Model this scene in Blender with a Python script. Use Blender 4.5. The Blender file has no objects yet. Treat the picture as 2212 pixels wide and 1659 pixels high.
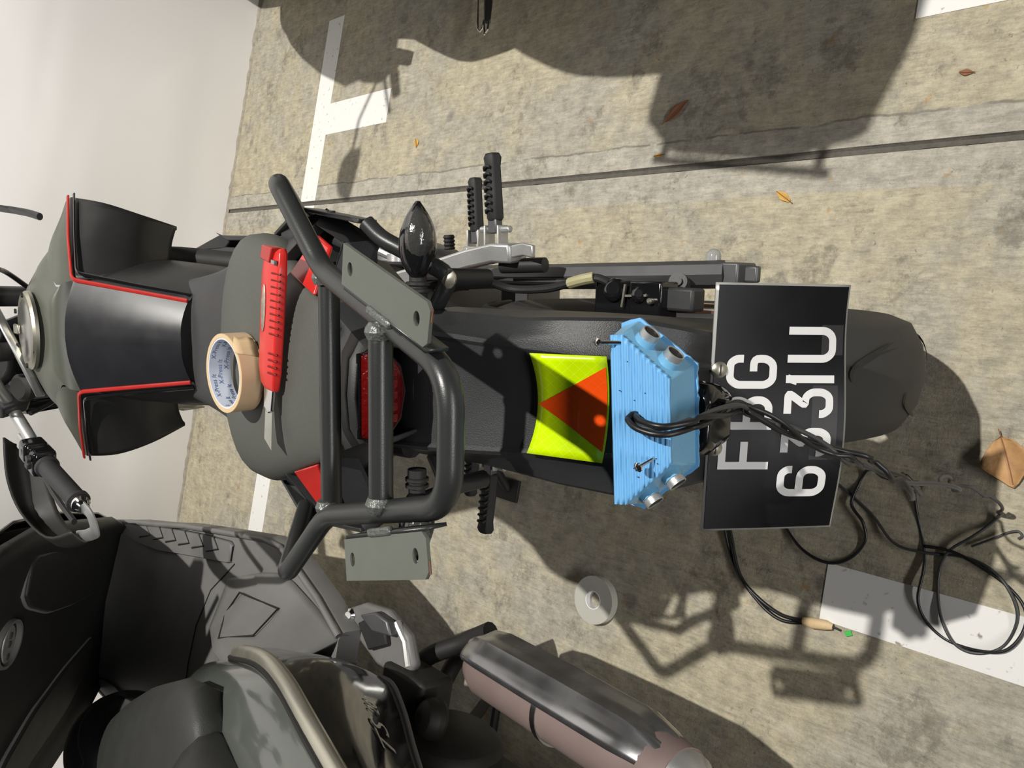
import bpy, bmesh, math, random
from mathutils import Vector, Matrix
random.seed(7)
SC = bpy.context.scene
COL = SC.collection
V = Vector
PI = math.pi
R = math.radians

# ------------------------------------------------------------------ camera, light, exposure
CAM_H = 1.27401; PITCH = R(45.774); ROLL = R(9.097); FPX = 1662.0
f0 = V((0, math.cos(PITCH), -math.sin(PITCH))); r0 = V((1, 0, 0)); d0 = V((0, -math.sin(PITCH), -math.cos(PITCH)))
cr, sr = math.cos(ROLL), math.sin(ROLL)
camX = r0 * sr + d0 * cr            # the phone is held on its side: image right is "down"
camY = r0 * cr - d0 * sr
camZ = -f0
cd = bpy.data.cameras.new('camera'); cd.sensor_fit = 'HORIZONTAL'; cd.sensor_width = 36.0; cd.lens = 36.0 * FPX / 2212.0
cd.clip_start = 0.02
cam = bpy.data.objects.new('camera', cd); COL.objects.link(cam)
cam.matrix_world = Matrix(((camX.x, camY.x, camZ.x, 0), (camX.y, camY.y, camZ.y, 0), (camX.z, camY.z, camZ.z, CAM_H), (0, 0, 0, 1)))
SC.camera = cam

w = bpy.data.worlds.new('night_world'); SC.world = w; w.use_nodes = True
w.node_tree.nodes['Background'].inputs[0].default_value = (0.95, 1.0, 1.05, 1)
w.node_tree.nodes['Background'].inputs[1].default_value = 0.014

def lamp(name, kind, loc, power, color, size, target=None):
    d = bpy.data.lights.new(name, kind); d.energy = power; d.color = color
    if kind == 'AREA': d.shape = 'RECTANGLE'; d.size, d.size_y = size
    else: d.shadow_soft_size = size
    o = bpy.data.objects.new(name, d); COL.objects.link(o); o.location = loc
    if target: o.rotation_euler = (V(target) - V(loc)).to_track_quat('-Z', 'Y').to_euler()
    return o
# a flood lamp high over the bays, and an added unseen fill light behind the camera to brighten the wall
fl_ = lamp('flood_lamp', 'SPOT', (1.32, 0.56, 6.0), 1560, (1.0, 0.97, 0.905), 0.045, (1.0, 2.3, 0.0))
fl_.data.spot_size = R(88); fl_.data.spot_blend = 1.0
lamp('wall_fill', 'AREA', (-0.5, -11.0, 4.6), 700, (1.0, 0.975, 0.965), (9.0, 0.4), (0.0, 2.8, 0.6))
SC.view_settings.view_transform = 'Standard'; SC.view_settings.look = 'None'
SC.view_settings.gamma = 1.0; SC.view_settings.use_curve_mapping = False; SC.view_settings.exposure = 0.0

# ------------------------------------------------------------------ materials
MATS = {}
def nodes_of(m):
    m.use_nodes = True
    return m.node_tree.nodes, m.node_tree.links, m.node_tree.nodes['Principled BSDF']
def mat(name, col, rough=0.5, metal=0.0, var=0.12, vscale=25.0, bump=0.0, bscale=300.0, coat=0.0, trans=0.0, alpha=1.0, spec=0.5, rvar=0.08):
    if name in MATS: return MATS[name]
    m = bpy.data.materials.new(name); N, L, b = nodes_of(m)
    tc = N.new('ShaderNodeTexCoord'); nz = N.new('ShaderNodeTexNoise'); nz.inputs['Scale'].default_value = vscale; nz.inputs['Detail'].default_value = 5
    L.new(tc.outputs['Object'], nz.inputs['Vector'])
    mx = N.new('ShaderNodeMix'); mx.data_type = 'RGBA'
    mx.inputs[6].default_value = tuple(c * (1 - var) for c in col) + (1,); mx.inputs[7].default_value = tuple(min(1, c * (1 + var)) for c in col) + (1,)
    L.new(nz.outputs['Fac'], mx.inputs[0]); L.new(mx.outputs[2], b.inputs['Base Color'])
    mr = N.new('ShaderNodeMapRange'); mr.inputs[3].default_value = max(0.02, rough - rvar); mr.inputs[4].default_value = min(1, rough + rvar)
    L.new(nz.outputs['Fac'], mr.inputs[0]); L.new(mr.outputs[0], b.inputs['Roughness'])
    b.inputs['Metallic'].default_value = metal; b.inputs['Specular IOR Level'].default_value = spec
    b.inputs['Coat Weight'].default_value = coat; b.inputs['Coat Roughness'].default_value = 0.08
    b.inputs['Transmission Weight'].default_value = trans; b.inputs['Alpha'].default_value = alpha
    if bump:
        n2 = N.new('ShaderNodeTexNoise'); n2.inputs['Scale'].default_value = bscale; n2.inputs['Detail'].default_value = 2
        L.new(tc.outputs['Object'], n2.inputs['Vector'])
        bp = N.new('ShaderNodeBump'); bp.inputs['Strength'].default_value = bump; bp.inputs['Distance'].default_value = 0.002
        L.new(n2.outputs['Fac'], bp.inputs['Height']); L.new(bp.outputs['Normal'], b.inputs['Normal'])
    MATS[name] = m
    return m
mat('plastic_black', (0.022, 0.022, 0.023), 0.46, bump=0.12, bscale=900)
mat('plastic_dark', (0.035, 0.036, 0.038), 0.5, bump=0.15, bscale=900)
mat('guard_plastic', (0.025, 0.026, 0.028), 0.42, bump=0.2, bscale=1100)
mat('scooter_plastic', (0.160, 0.157, 0.152), 0.5, var=0.25, vscale=14, bump=0.1, bscale=700)
mat('scooter_dark', (0.016, 0.016, 0.015), 0.55)
mat('gloss_black', (0.008, 0.008, 0.009), 0.12, coat=0.6)
mat('tank_paint', (0.016, 0.016, 0.019), 0.33, coat=0.0, spec=0.6)
mat('tank_front_lit', (0.095, 0.100, 0.080), 0.42)  # tank paint made paler and olive: lamplight on the front put into the colour
mat('side_panel', (0.018, 0.018, 0.018), 0.42)
mat('powder_coat', (0.026, 0.028, 0.028), 0.34, var=0.05, rvar=0.03, bump=0.06, bscale=900, spec=0.6)
mat('rack_plate', (0.125, 0.135, 0.115), 0.5, var=0.12, vscale=60, bump=0.05)
mat('weld', (0.16, 0.17, 0.16), 0.4, metal=0.5, bump=0.8, bscale=260)
mat('rust', (0.16, 0.075, 0.045), 0.8, var=0.5, vscale=90)
mat('rubber', (0.014, 0.014, 0.014), 0.62, bump=0.15, bscale=500)
mat('grip_rubber', (0.03, 0.03, 0.031), 0.6, bump=0.3, bscale=900)
mat('tyre', (0.030, 0.029, 0.028), 0.66, var=0.2, bump=0.12, bscale=400)
mat('alu_cast', (0.55, 0.55, 0.54), 0.42, metal=0.75, var=0.08, bump=0.1, bscale=700)
mat('alu_dark', (0.13, 0.13, 0.135), 0.45, metal=0.6)
mat('chrome', (0.75, 0.75, 0.74), 0.12, metal=1.0)
mat('steel', (0.45, 0.45, 0.43), 0.3, metal=1.0)
mat('zinc', (0.50, 0.48, 0.40), 0.38, metal=0.9)
mat('red_gloss', (0.62, 0.025, 0.02), 0.25, coat=0.4, var=0.06)
mat('red_line', (0.42, 0.022, 0.018), 0.3, var=0.05)
mat('red_dark', (0.20, 0.008, 0.006), 0.4, var=0.05)
mat('red_lens', (0.13, 0.003, 0.003), 0.18, bump=0.9, bscale=160, coat=0.5)
mat('clear_lens', (0.045, 0.045, 0.042), 0.15, coat=0.5, bump=0.5, bscale=200)
mat('white_paint', (0.78, 0.77, 0.74), 0.6, var=0.06)
mat('plate_black', (0.006, 0.006, 0.007), 0.30, spec=0.12)
mat('plate_white', (0.72, 0.72, 0.71), 0.4, var=0.04)
mat('plate_rim', (0.42, 0.42, 0.40), 0.4, metal=0.3)
mat('blue_print', (0.155, 0.43, 0.76), 0.5, var=0.05, vscale=60)
mat('blue_print_side', (0.17, 0.42, 0.64), 0.28, var=0.08, vscale=40)
mat('sensor_face', (0.012, 0.011, 0.010), 0.6, bump=0.6, bscale=1500)
mat('cable', (0.012, 0.012, 0.013), 0.38)
mat('cable_grey', (0.05, 0.05, 0.052), 0.42)
mat('knife_red', (0.66, 0.03, 0.025), 0.3, var=0.06)
mat('knife_label', (0.42, 0.37, 0.30), 0.4, var=0.5, vscale=220, metal=0.3)
mat('blade', (0.60, 0.62, 0.55), 0.22, metal=0.9)
mat('tape_tan', (0.62, 0.44, 0.27), 0.5, var=0.08, vscale=50)
mat('tape_edge', (0.66, 0.49, 0.28), 0.6, var=0.12, vscale=300)
mat('tape_core', (0.62, 0.66, 0.76), 0.6, var=0.04)
mat('print_blue', (0.04, 0.09, 0.27), 0.5)
mat('core_white', (0.85, 0.84, 0.84), 0.5)
mat('clear_tape', (0.80, 0.79, 0.72), 0.2, trans=0.45, var=0.03)
mat('clear_film', (0.6, 0.6, 0.6), 0.08, alpha=0.05, coat=0.6, var=0.03)
mat('clear_plastic', (0.36, 0.37, 0.36), 0.12, alpha=0.8, coat=0.8, var=0.05)
mat('visor', (0.6, 0.62, 0.6), 0.06, alpha=0.28, coat=1.0, var=0.05)
mat('leaf_brown', (0.48, 0.27, 0.11), 0.6, var=0.4, vscale=90, bump=0.4, bscale=160)
mat('leaf_yellow', (0.62, 0.36, 0.07), 0.5, var=0.3, vscale=120)
mat('leaf_dark', (0.26, 0.11, 0.05), 0.6, var=0.3, vscale=120)
mat('scooter_seat', (0.030, 0.031, 0.029), 0.5, bump=0.25, bscale=800)
mat('cowl_reflect_tone', (0.10, 0.11, 0.10), 0.14, coat=0.7)  # dark gloss cowl raised to grey-green: its reflection put into the colour
mat('silver_trim', (0.52, 0.50, 0.42), 0.33, metal=0.75)
mat('muffler_shield', (0.36, 0.36, 0.37), 0.24, metal=0.9, var=0.55, vscale=16, rvar=0.14)
mat('muffler_rust', (0.25, 0.185, 0.172), 0.62, var=0.3, vscale=10, metal=0.15)
mat('mech_black', (0.014, 0.013, 0.011), 0.6)
mat('mech_grey', (0.06, 0.055, 0.045), 0.55)
mat('yellow_sleeve', (0.42, 0.39, 0.22), 0.5)
mat('holo', (0.70, 0.68, 0.62), 0.35, metal=0.2, var=0.4, vscale=60)
mat('topbox', (0.02, 0.02, 0.021), 0.4)

def seat_fabric():
    m = bpy.data.materials.new('seat_fabric'); N, L, b = nodes_of(m)
    tc = N.new('ShaderNodeTexCoord'); br = N.new('ShaderNodeTexBrick'); br.inputs['Scale'].default_value = 190
    br.inputs['Color1'].default_value = (0.108, 0.113, 0.098, 1); br.inputs['Color2'].default_value = (0.099, 0.103, 0.090, 1); br.inputs['Mortar'].default_value = (0.03, 0.03, 0.03, 1)
    br.inputs['Mortar Size'].default_value = 0.018
    L.new(tc.outputs['Object'], br.inputs['Vector'])
    L.new(br.outputs['Color'], b.inputs['Base Color']); b.inputs['Roughness'].default_value = 0.62
    bp = N.new('ShaderNodeBump'); bp.inputs['Strength'].default_value = 0.35; bp.inputs['Distance'].default_value = 0.001; bp.invert = True
    L.new(br.outputs['Fac'], bp.inputs['Height']); L.new(bp.outputs['Normal'], b.inputs['Normal'])
    MATS['seat_fabric'] = m
seat_fabric()
mat('seat_smooth', (0.055, 0.055, 0.057), 0.5, bump=0.08, bscale=900)

def reflective(name, c1, c2):
    m = bpy.data.materials.new(name); N, L, b = nodes_of(m)
    tc = N.new('ShaderNodeTexCoord'); mp = N.new('ShaderNodeMapping'); mp.inputs['Rotation'].default_value = (0, 0, R(45)); L.new(tc.outputs['Object'], mp.inputs[0])
    br = N.new('ShaderNodeTexBrick'); br.offset = 0.0; br.inputs['Scale'].default_value = 70; br.inputs['Brick Width'].default_value = 0.5; br.inputs['Row Height'].default_value = 0.5
    br.inputs['Mortar Size'].default_value = 0.014
    br.inputs['Color1'].default_value = c1; br.inputs['Color2'].default_value = c1; br.inputs['Mortar'].default_value = c2
    L.new(mp.outputs[0], br.inputs['Vector']); L.new(br.outputs['Color'], b.inputs['Base Color'])
    b.inputs['Roughness'].default_value = 0.22; b.inputs['Coat Weight'].default_value = 0.3
    MATS[name] = m
reflective('refl_yellow', (0.60, 0.86, 0.0, 1), (0.72, 0.93, 0.03, 1))
reflective('refl_orange', (0.95, 0.085, 0.005, 1), (0.97, 0.11, 0.01, 1))

def floor_material():
    m = bpy.data.materials.new('concrete_floor'); N, L, b = nodes_of(m)
    tc = N.new('ShaderNodeTexCoord'); P = tc.outputs['Object']
    def noise(scale, detail=6, rough=0.6, vec=P, dist=0.0):
        n = N.new('ShaderNodeTexNoise'); n.inputs['Scale'].default_value = scale; n.inputs['Detail'].default_value = detail; n.inputs['Roughness'].default_value = rough
        n.inputs['Distortion'].default_value = dist; L.new(vec, n.inputs['Vector']); return n.outputs['Fac']
    def ramp(fac, p0, p1):
        r = N.new('ShaderNodeMapRange'); r.interpolation_type = 'SMOOTHSTEP'; r.inputs[1].default_value = p0; r.inputs[2].default_value = p1; L.new(fac, r.inputs[0]); return r.outputs[0]
    def mix(fac, a, c, blend='MIX'):
        x = N.new('ShaderNodeMix'); x.data_type = 'RGBA'; x.blend_type = blend
        if hasattr(fac, 'default_value'): L.new(fac, x.inputs[0])
        else: x.inputs[0].default_value = fac
        for k, val in ((6, a), (7, c)):
            if isinstance(val, tuple): x.inputs[k].default_value = val
            else: L.new(val, x.inputs[k])
        return x.outputs[2]
    def math_(op, a, c):
        x = N.new('ShaderNodeMath'); x.operation = op
        for k, val in ((0, a), (1, c)):
            if isinstance(val, (int, float)): x.inputs[k].default_value = val
            else: L.new(val, x.inputs[k])
        return x.outputs[0]
    # trowel streaks run along the bays (y)
    mp = N.new('ShaderNodeMapping'); mp.inputs['Scale'].default_value = (1.0, 0.18, 1.0); L.new(P, mp.inputs[0]); S = mp.outputs[0]
    sand = (0.465, 0.415, 0.300, 1); grey = (0.400, 0.372, 0.305, 1); dirt = (0.215, 0.195, 0.155, 1); pale = (0.53, 0.49, 0.395, 1)
    big = ramp(noise(2.6, 9, 0.72, dist=0.3), 0.44, 0.58)
    col = mix(big, sand, grey)
    # grey smooth band each side of the joint
    sx = N.new('ShaderNodeSeparateXYZ'); L.new(P, sx.inputs[0])
    wob = noise(9.0, 4)
    xx = math_('ADD', sx.outputs[0], math_('MULTIPLY', math_('SUBTRACT', wob, 0.5), 0.022))
    band = math_('MULTIPLY', ramp(xx, 0.405, 0.412), math_('SUBTRACT', 1.0, ramp(xx, 0.528, 0.532)))
    col = mix(math_('MULTIPLY', band, 0.9), col, (0.43, 0.405, 0.345, 1))
    lines = math_('SUBTRACT', 1.0, ramp(math_('ABSOLUTE', math_('SUBTRACT', xx, 0.530), 0.0), 0.0008, 0.0032))
    col = mix(math_('MULTIPLY', lines, math_('MULTIPLY', ramp(noise(14, 3), 0.36, 0.5), 0.75)), col, (0.17, 0.155, 0.13, 1))
    streak = ramp(noise(34, 6, 0.7, S), 0.50, 0.72)
    col = mix(math_('MULTIPLY', streak, 0.55), col, pale)
    streak3 = ramp(noise(150, 5, 0.8, S), 0.50, 0.70)
    col = mix(math_('MULTIPLY', streak3, 0.45), col, dirt)
    streak2 = ramp(noise(60, 6, 0.75, S), 0.52, 0.75)
    col = mix(math_('MULTIPLY', streak2, 0.62), col, dirt)
    patch = math_('MULTIPLY', ramp(noise(5.5, 10, 0.74), 0.54, 0.60), ramp(noise(36, 7, 0.75), 0.38, 0.60))
    col = mix(math_('MULTIPLY', patch, 0.75), col, dirt)
    spots = ramp(noise(80, 4, 0.7), 0.63, 0.72)
    col = mix(math_('MULTIPLY', spots, 0.75), col, (0.15, 0.14, 0.12, 1))
    # round oil drips
    vo = N.new('ShaderNodeTexVoronoi'); vo.inputs['Scale'].default_value = 9.0; L.new(P, vo.inputs['Vector'])
    drip = math_('SUBTRACT', 1.0, ramp(vo.outputs['Distance'], 0.10, 0.20))
    keep = ramp(noise(3.3, 2), 0.50, 0.60)
    col = mix(math_('MULTIPLY', math_('MULTIPLY', drip, keep), 0.65), col, (0.20, 0.19, 0.17, 1))
    rusty = math_('MULTIPLY', ramp(noise(17, 3), 0.67, 0.73), 0.6)
    col = mix(rusty, col, (0.42, 0.26, 0.11, 1))
    col = mix(0.34, col, mix(ramp(noise(24, 10, 0.8), 0.33, 0.67), (0.16, 0.16, 0.17, 1), (0.74, 0.74, 0.72, 1)), 'OVERLAY')
    col = mix(0.30, col, mix(ramp(noise(130, 8, 0.85, S), 0.33, 0.67), (0.16, 0.16, 0.16, 1), (0.72, 0.72, 0.72, 1)), 'OVERLAY')
    fine = noise(420, 2)
    col = mix(0.22, col, mix(fine, (0.2, 0.2, 0.2, 1), (0.8, 0.8, 0.8, 1)), 'OVERLAY')
    L.new(col, b.inputs['Base Color']); b.inputs['Roughness'].default_value = 0.72; b.inputs['Specular IOR Level'].default_value = 0.35
    bp = N.new('ShaderNodeBump'); bp.inputs['Strength'].default_value = 0.35; bp.inputs['Distance'].default_value = 0.004
    L.new(math_('ADD', noise(160, 5, 0.7), math_('MULTIPLY', patch, -0.5)), bp.inputs['Height']); L.new(bp.outputs['Normal'], b.inputs['Normal'])
    MATS['concrete_floor'] = m
floor_material()
mat('joint_filler', (0.105, 0.095, 0.08), 0.8, var=0.45, vscale=70, bump=0.6, bscale=200)
mat('wall_paint', (0.90, 0.882, 0.865), 0.7, spec=0.2, var=0.025, vscale=2.5, bump=0.04, bscale=60)
mat('wall_skirt', (0.36, 0.32, 0.26), 0.8, var=0.5, vscale=60)
def line_paint():
    m = bpy.data.materials.new('line_paint'); N, L, b = nodes_of(m)
    tc = N.new('ShaderNodeTexCoord'); n = N.new('ShaderNodeTexNoise'); n.inputs['Scale'].default_value = 70; n.inputs['Detail'].default_value = 6; L.new(tc.outputs['Object'], n.inputs['Vector'])
    r = N.new('ShaderNodeValToRGB'); r.color_ramp.elements[0].position = 0.27; r.color_ramp.elements[0].color = (0.30, 0.28, 0.24, 1); r.color_ramp.elements[1].position = 0.36; r.color_ramp.elements[1].color = (0.80, 0.79, 0.765, 1)
    L.new(n.outputs['Fac'], r.inputs[0]); L.new(r.outputs[0], b.inputs['Base Color']); b.inputs['Roughness'].default_value = 0.55
    MATS['line_paint'] = m
line_paint()

# ------------------------------------------------------------------ mesh helpers
def lerp(a, b, t): return a + (b - a) * t
def catmull(pts, n):
    P = [V(p) for p in pts]; out = []
    m = len(P)
    for i in range(m - 1):
        p0 = P[max(i - 1, 0)]; p1 = P[i]; p2 = P[i + 1]; p3 = P[min(i + 2, m - 1)]
        for k in range(n):
            t = k / n
            out.append(0.5 * ((2 * p1) + (p2 - p0) * t + (2 * p0 - 5 * p1 + 4 * p2 - p3) * t * t + (3 * p1 - p0 - 3 * p2 + p3) * t ** 3))
    out.append(P[-1])
    return out
def fillet(pts, r, n=6):
    P = [V(p) for p in pts]; out = [P[0]]
    for i in range(1, len(P) - 1):
        a, c, b = P[i - 1], P[i], P[i + 1]
        da = (a - c); db = (b - c); rr = min(r, da.length * .48, db.length * .48)
        A = c + da.normalized() * rr; B = c + db.normalized() * rr
        for k in range(n + 1):
            t = k / n
            out.append((1 - t) ** 2 * A + 2 * t * (1 - t) * c + t * t * B)
    out.append(P[-1]); return out

class MB:
    def __init__(s): s.v = []; s.f = []
    def add(s, vs, fs):
        o = len(s.v); s.v += [V(x) for x in vs]; s.f += [tuple(i + o for i in f) for f in fs]; return s
    def box(s, c, size, rot=None):
        c = V(c); hx, hy, hz = [x / 2 for x in size]
        M = rot.to_3x3() if rot is not None else Matrix.Identity(3)
        vs = [c + M @ V((x * hx, y * hy, z * hz)) for x in (-1, 1) for y in (-1, 1) for z in (-1, 1)]
        return s.add(vs, [(0, 1, 3, 2), (4, 6, 7, 5), (0, 4, 5, 1), (2, 3, 7, 6), (0, 2, 6, 4), (1, 5, 7, 3)])
    def bar(s, a, b, wdt, hgt, up=(0, 0, 1)):
        a = V(a); b = V(b); d = (b - a); l = d.length; d.normalize(); sd = d.cross(V(up)).normalized(); u = sd.cross(d)
        M = Matrix((sd, d, u)).transposed()
        return s.box((a + b) / 2, (wdt, l, hgt), M)
    def tube(s, path, r, n=12, closed=False, caps=True, flat=1.0, up=None):
        P = [V(p) for p in path]; m = len(P)
        rs = r if isinstance(r, (list, tuple)) else [r] * m
        rings = []; nrm = None
        for i in range(m):
            if closed: t = P[(i + 1) % m] - P[i - 1]
            else: t = P[min(i + 1, m - 1)] - P[max(i - 1, 0)]
            t.normalize()
            if nrm is None:
                ref = V(up) if up else (V((0, 0, 1)) if abs(t.z) < 0.9 else V((1, 0, 0)))
                nrm = (ref - t * ref.dot(t)).normalized()
            else: nrm = (nrm - t * nrm.dot(t)).normalized()
            bi = t.cross(nrm)
            rings.append([P[i] + (nrm * math.cos(2 * PI * k / n) * flat + bi * math.sin(2 * PI * k / n)) * rs[i] for k in range(n)])
        return s.loft(rings, caps=caps and not closed, ringclosed=True, closed=closed)
    def loft(s, rings, caps=True, ringclosed=True, closed=False):
        m = len(rings); n = len(rings[0]); vs = [p for r in rings for p in r]; fs = []
        for i in range(m if closed else m - 1):
            j = (i + 1) % m
            for k in range(n if ringclosed else n - 1):
                l = (k + 1) % n
                fs.append((i * n + k, i * n + l, j * n + l, j * n + k))
        if caps and not closed:
            fs.append(tuple(range(n))[::-1]); fs.append(tuple((m - 1) * n + k for k in range(n)))
        return s.add(vs, fs)
    def lathe(s, c, axis, prof, n=32, caps=True, up=None):
        c = V(c); a = V(axis).normalized(); ref = V(up) if up else (V((0, 0, 1)) if abs(a.z) < 0.9 else V((1, 0, 0)))
        e1 = (ref - a * ref.dot(a)).normalized(); e2 = a.cross(e1)
        rings = [[c + a * h + (e1 * math.cos(2 * PI * k / n) + e2 * math.sin(2 * PI * k / n)) * r for k in range(n)] for r, h in prof]
        return s.loft(rings, caps=caps)
    def ringlathe(s, c, axis, prof, n=48):     # closed profile swept round the axis
        c = V(c); a = V(axis).normalized(); ref = V((0, 0, 1)) if abs(a.z) < 0.9 else V((1, 0, 0))
        e1 = (ref - a * ref.dot(a)).normalized(); e2 = a.cross(e1)
        rings = [[c + a * h + (e1 * math.cos(2 * PI * k / n) + e2 * math.sin(2 * PI * k / n)) * r for r, h in prof] for k in range(n)]
        return s.loft(rings, caps=False, closed=True)
    def prism(s, poly, vec):
        P = [V(p) for p in poly]; n = len(P); vec = V(vec)
        return s.add(P + [p + vec for p in P], [tuple(range(n)), tuple(range(2 * n - 1, n - 1, -1))] + [(i, i + n, (i + 1) % n + n, (i + 1) % n) for i in range(n)])
    def grid(s, ctrl, nu=4, nv=4):              # smooth surface through a control grid
        rows = [catmull(r, nu) for r in ctrl]
        cols = [catmull([row[i] for row in rows], nv) for i in range(len(rows[0]))]
        m = len(cols); n = len(cols[0])
        return s.add([p for c in cols for p in c], [(i * n + k, (i + 1) * n + k, (i + 1) * n + k + 1, i * n + k + 1) for i in range(m - 1) for k in range(n - 1)])
    def mirror(s):
        o = len(s.v); n = len(s.f)
        s.v += [V((-p.x, p.y, p.z)) for p in s.v[:o]]; s.f += [tuple(i + o for i in f[::-1]) for f in s.f[:n]]; return s
    def build(s, name, material, parent=None, smooth=35, bevel=0.0, seg=2, solid=0.0, weld=True, sub=0, label=None):
        me = bpy.data.meshes.new(name); me.from_pydata([tuple(p) for p in s.v], [], s.f); me.update()
        b = bmesh.new(); b.from_mesh(me)
        if weld: bmesh.ops.remove_doubles(b, verts=b.verts, dist=1e-5)
        bmesh.ops.recalc_face_normals(b, faces=b.faces)
        b.to_mesh(me); b.free()
        for p in me.polygons: p.use_smooth = True
        me.set_sharp_from_angle(angle=R(smooth))
        me.materials.append(MATS[material])
        o = bpy.data.objects.new(name, me); COL.objects.link(o)
        if parent is not None: o.parent = parent
        if solid:
            k = o.modifiers.new('solid', 'SOLIDIFY'); k.thickness = solid; k.offset = -1
        if bevel:
            k = o.modifiers.new('bevel', 'BEVEL'); k.width = bevel; k.segments = seg; k.limit_method = 'ANGLE'; k.angle_limit = R(40); k.harden_normals = False
        if sub:
            k = o.modifiers.new('sub', 'SUBSURF'); k.levels = sub; k.render_levels = sub
        if label: o['label'] = label
        return o
def tag(o, label=None, cat=None, group=None, kind=None):
    for k, v in (('label', label), ('category', cat), ('group', group), ('kind', kind)):
        if v: o[k] = v
    return o
def thing(name, label, cat, matrix, group=None):
    o = bpy.data.objects.new(name, None); COL.objects.link(o); o.empty_display_size = 0.05
    o.matrix_world = matrix if isinstance(matrix, Matrix) else Matrix.Translation(V(matrix))
    return tag(o, label, cat, group)
def ribbon(mb, pts, wd, fn, closed=False):      # flat stroke of width wd through 2-D points, mapped to space by fn(u, v)
    P = [V((p[0], p[1])) for p in pts]; n = len(P); Ls, Rs = [], []
    for i in range(n):
        a = P[i - 1] if (i or closed) else None; b = P[(i + 1) % n] if (i < n - 1 or closed) else None
        d1 = (P[i] - a).normalized() if a is not None else None; d2 = (b - P[i]).normalized() if b is not None else None
        if d1 is None: d1 = d2
        if d2 is None: d2 = d1
        n1 = V((-d1.y, d1.x)); n2 = V((-d2.y, d2.x)); m = (n1 + n2)
        if m.length < 1e-6: m = n1
        m.normalize(); k = min(1.6, 1 / max(0.3, m.dot(n1)))
        Ls.append(fn(*(P[i] + m * wd / 2 * k))); Rs.append(fn(*(P[i] - m * wd / 2 * k)))
    vs = Ls + Rs; fs = [(i, (i + 1) % n, (i + 1) % n + n, i + n) for i in range(n if closed else n - 1)]
    mb.add(vs, fs)
def text_mesh(txt, shear=0.0):
    c = bpy.data.curves.new('t', 'FONT'); c.body = txt; c.size = 1.0; c.shear = shear; c.resolution_u = 3
    o = bpy.data.objects.new('t', c); COL.objects.link(o)
    dg = bpy.context.evaluated_depsgraph_get(); me = bpy.data.meshes.new_from_object(o.evaluated_get(dg))
    vs = [v.co.copy() for v in me.vertices]; fs = [tuple(p.vertices) for p in me.polygons]
    bpy.data.objects.remove(o); bpy.data.curves.remove(c); bpy.data.meshes.remove(me)
    return vs, fs

# ------------------------------------------------------------------ the setting
JX = 0.475
def build_floor():
    mb = MB()
    xs = [-5.0, JX - 0.0075, JX - 0.006, JX + 0.006, JX + 0.0075, 5.0]; zs = [0, 0, -0.007, -0.007, 0, 0]
    ys = [-5.0, 2.866]
    top = [[V((x, y, z)) for x, z in zip(xs, zs)] for y in ys]
    mb.loft(top, caps=False, ringclosed=False)
    f = mb.build('floor', 'concrete_floor', smooth=20); f['kind'] = 'structure'
    f['label'] = 'stained beige concrete car park floor with a sealed joint'
    j = MB(); pts = []
    n = 160
    for i in range(n + 1):
        y = lerp(-0.8, 2.866, i / n); wl = 0.0064 + random.uniform(-0.0012, 0.0012); wr = 0.0064 + random.uniform(-0.0012, 0.0012)
        pts.append([V((JX - wl, y, -0.0018)), V((JX - 0.002, y, -0.0035)), V((JX + 0.003, y, -0.0045)), V((JX + wr, y, -0.0015))])
    j.loft(pts, caps=False, ringclosed=False); j.build('joint_filler', 'joint_filler', f)
    def stripe(x0, x1, y0, y1):
        MB().box(((x0 + x1) / 2, (y0 + y1) / 2, 0.0006), (x1 - x0, y1 - y0, 0.0012)).build('bay_line', 'line_paint', f)
    stripe(-5, JX - 0.0078, 2.243, 2.333); stripe(JX + 0.0078, 1.088, 2.243, 2.333)
    stripe(0.697, 0.799, 1.916, 2.243); stripe(-0.296, -0.204, -2.0, 0.472); stripe(0.685, 0.785, -2.0, 0.472)
    wl = MB(); wl.box((0, 2.916, 1.6), (10, 0.1, 3.2)); wo = wl.build('wall_front', 'wall_paint'); wo['kind'] = 'structure'; wo['label'] = 'smooth white painted car park wall'
    t = MB(); n = 220; rings = []
    for i in range(n + 1):
        x = lerp(-3.0, 2.6, i / n); d = 0.004 + random.random() * 0.005; h = 0.006 + random.random() * 0.006
        rings.append([V((x, 2.866, 0)), V((x, 2.866 - d, 0.0)), V((x, 2.866 - d * 0.6, h * 0.6)), V((x, 2.866, h))])
    t.loft(rings, caps=True); tr = t.build('trim_1', 'wall_skirt'); tr['kind'] = 'structure'; tr['label'] = 'rough mortar bead along the foot of the wall'
build_floor()

# ------------------------------------------------------------------ motorcycle (bike frame: x right, y forward, z up, leaning on its stand)
MBIKE = Matrix.Translation(V((0.14008, 0.56635, 0))) @ Matrix.Rotation(R(-0.606), 4, 'Z') @ Matrix.Rotation(R(-11.637), 4, 'Y')
bike = thing('motorcycle', 'black naked motorcycle with red pinstripes, a steel tail rack and plate FBG 6331U', 'motorcycle', MBIKE)
YA = 0.036; RW = 0.305

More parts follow.
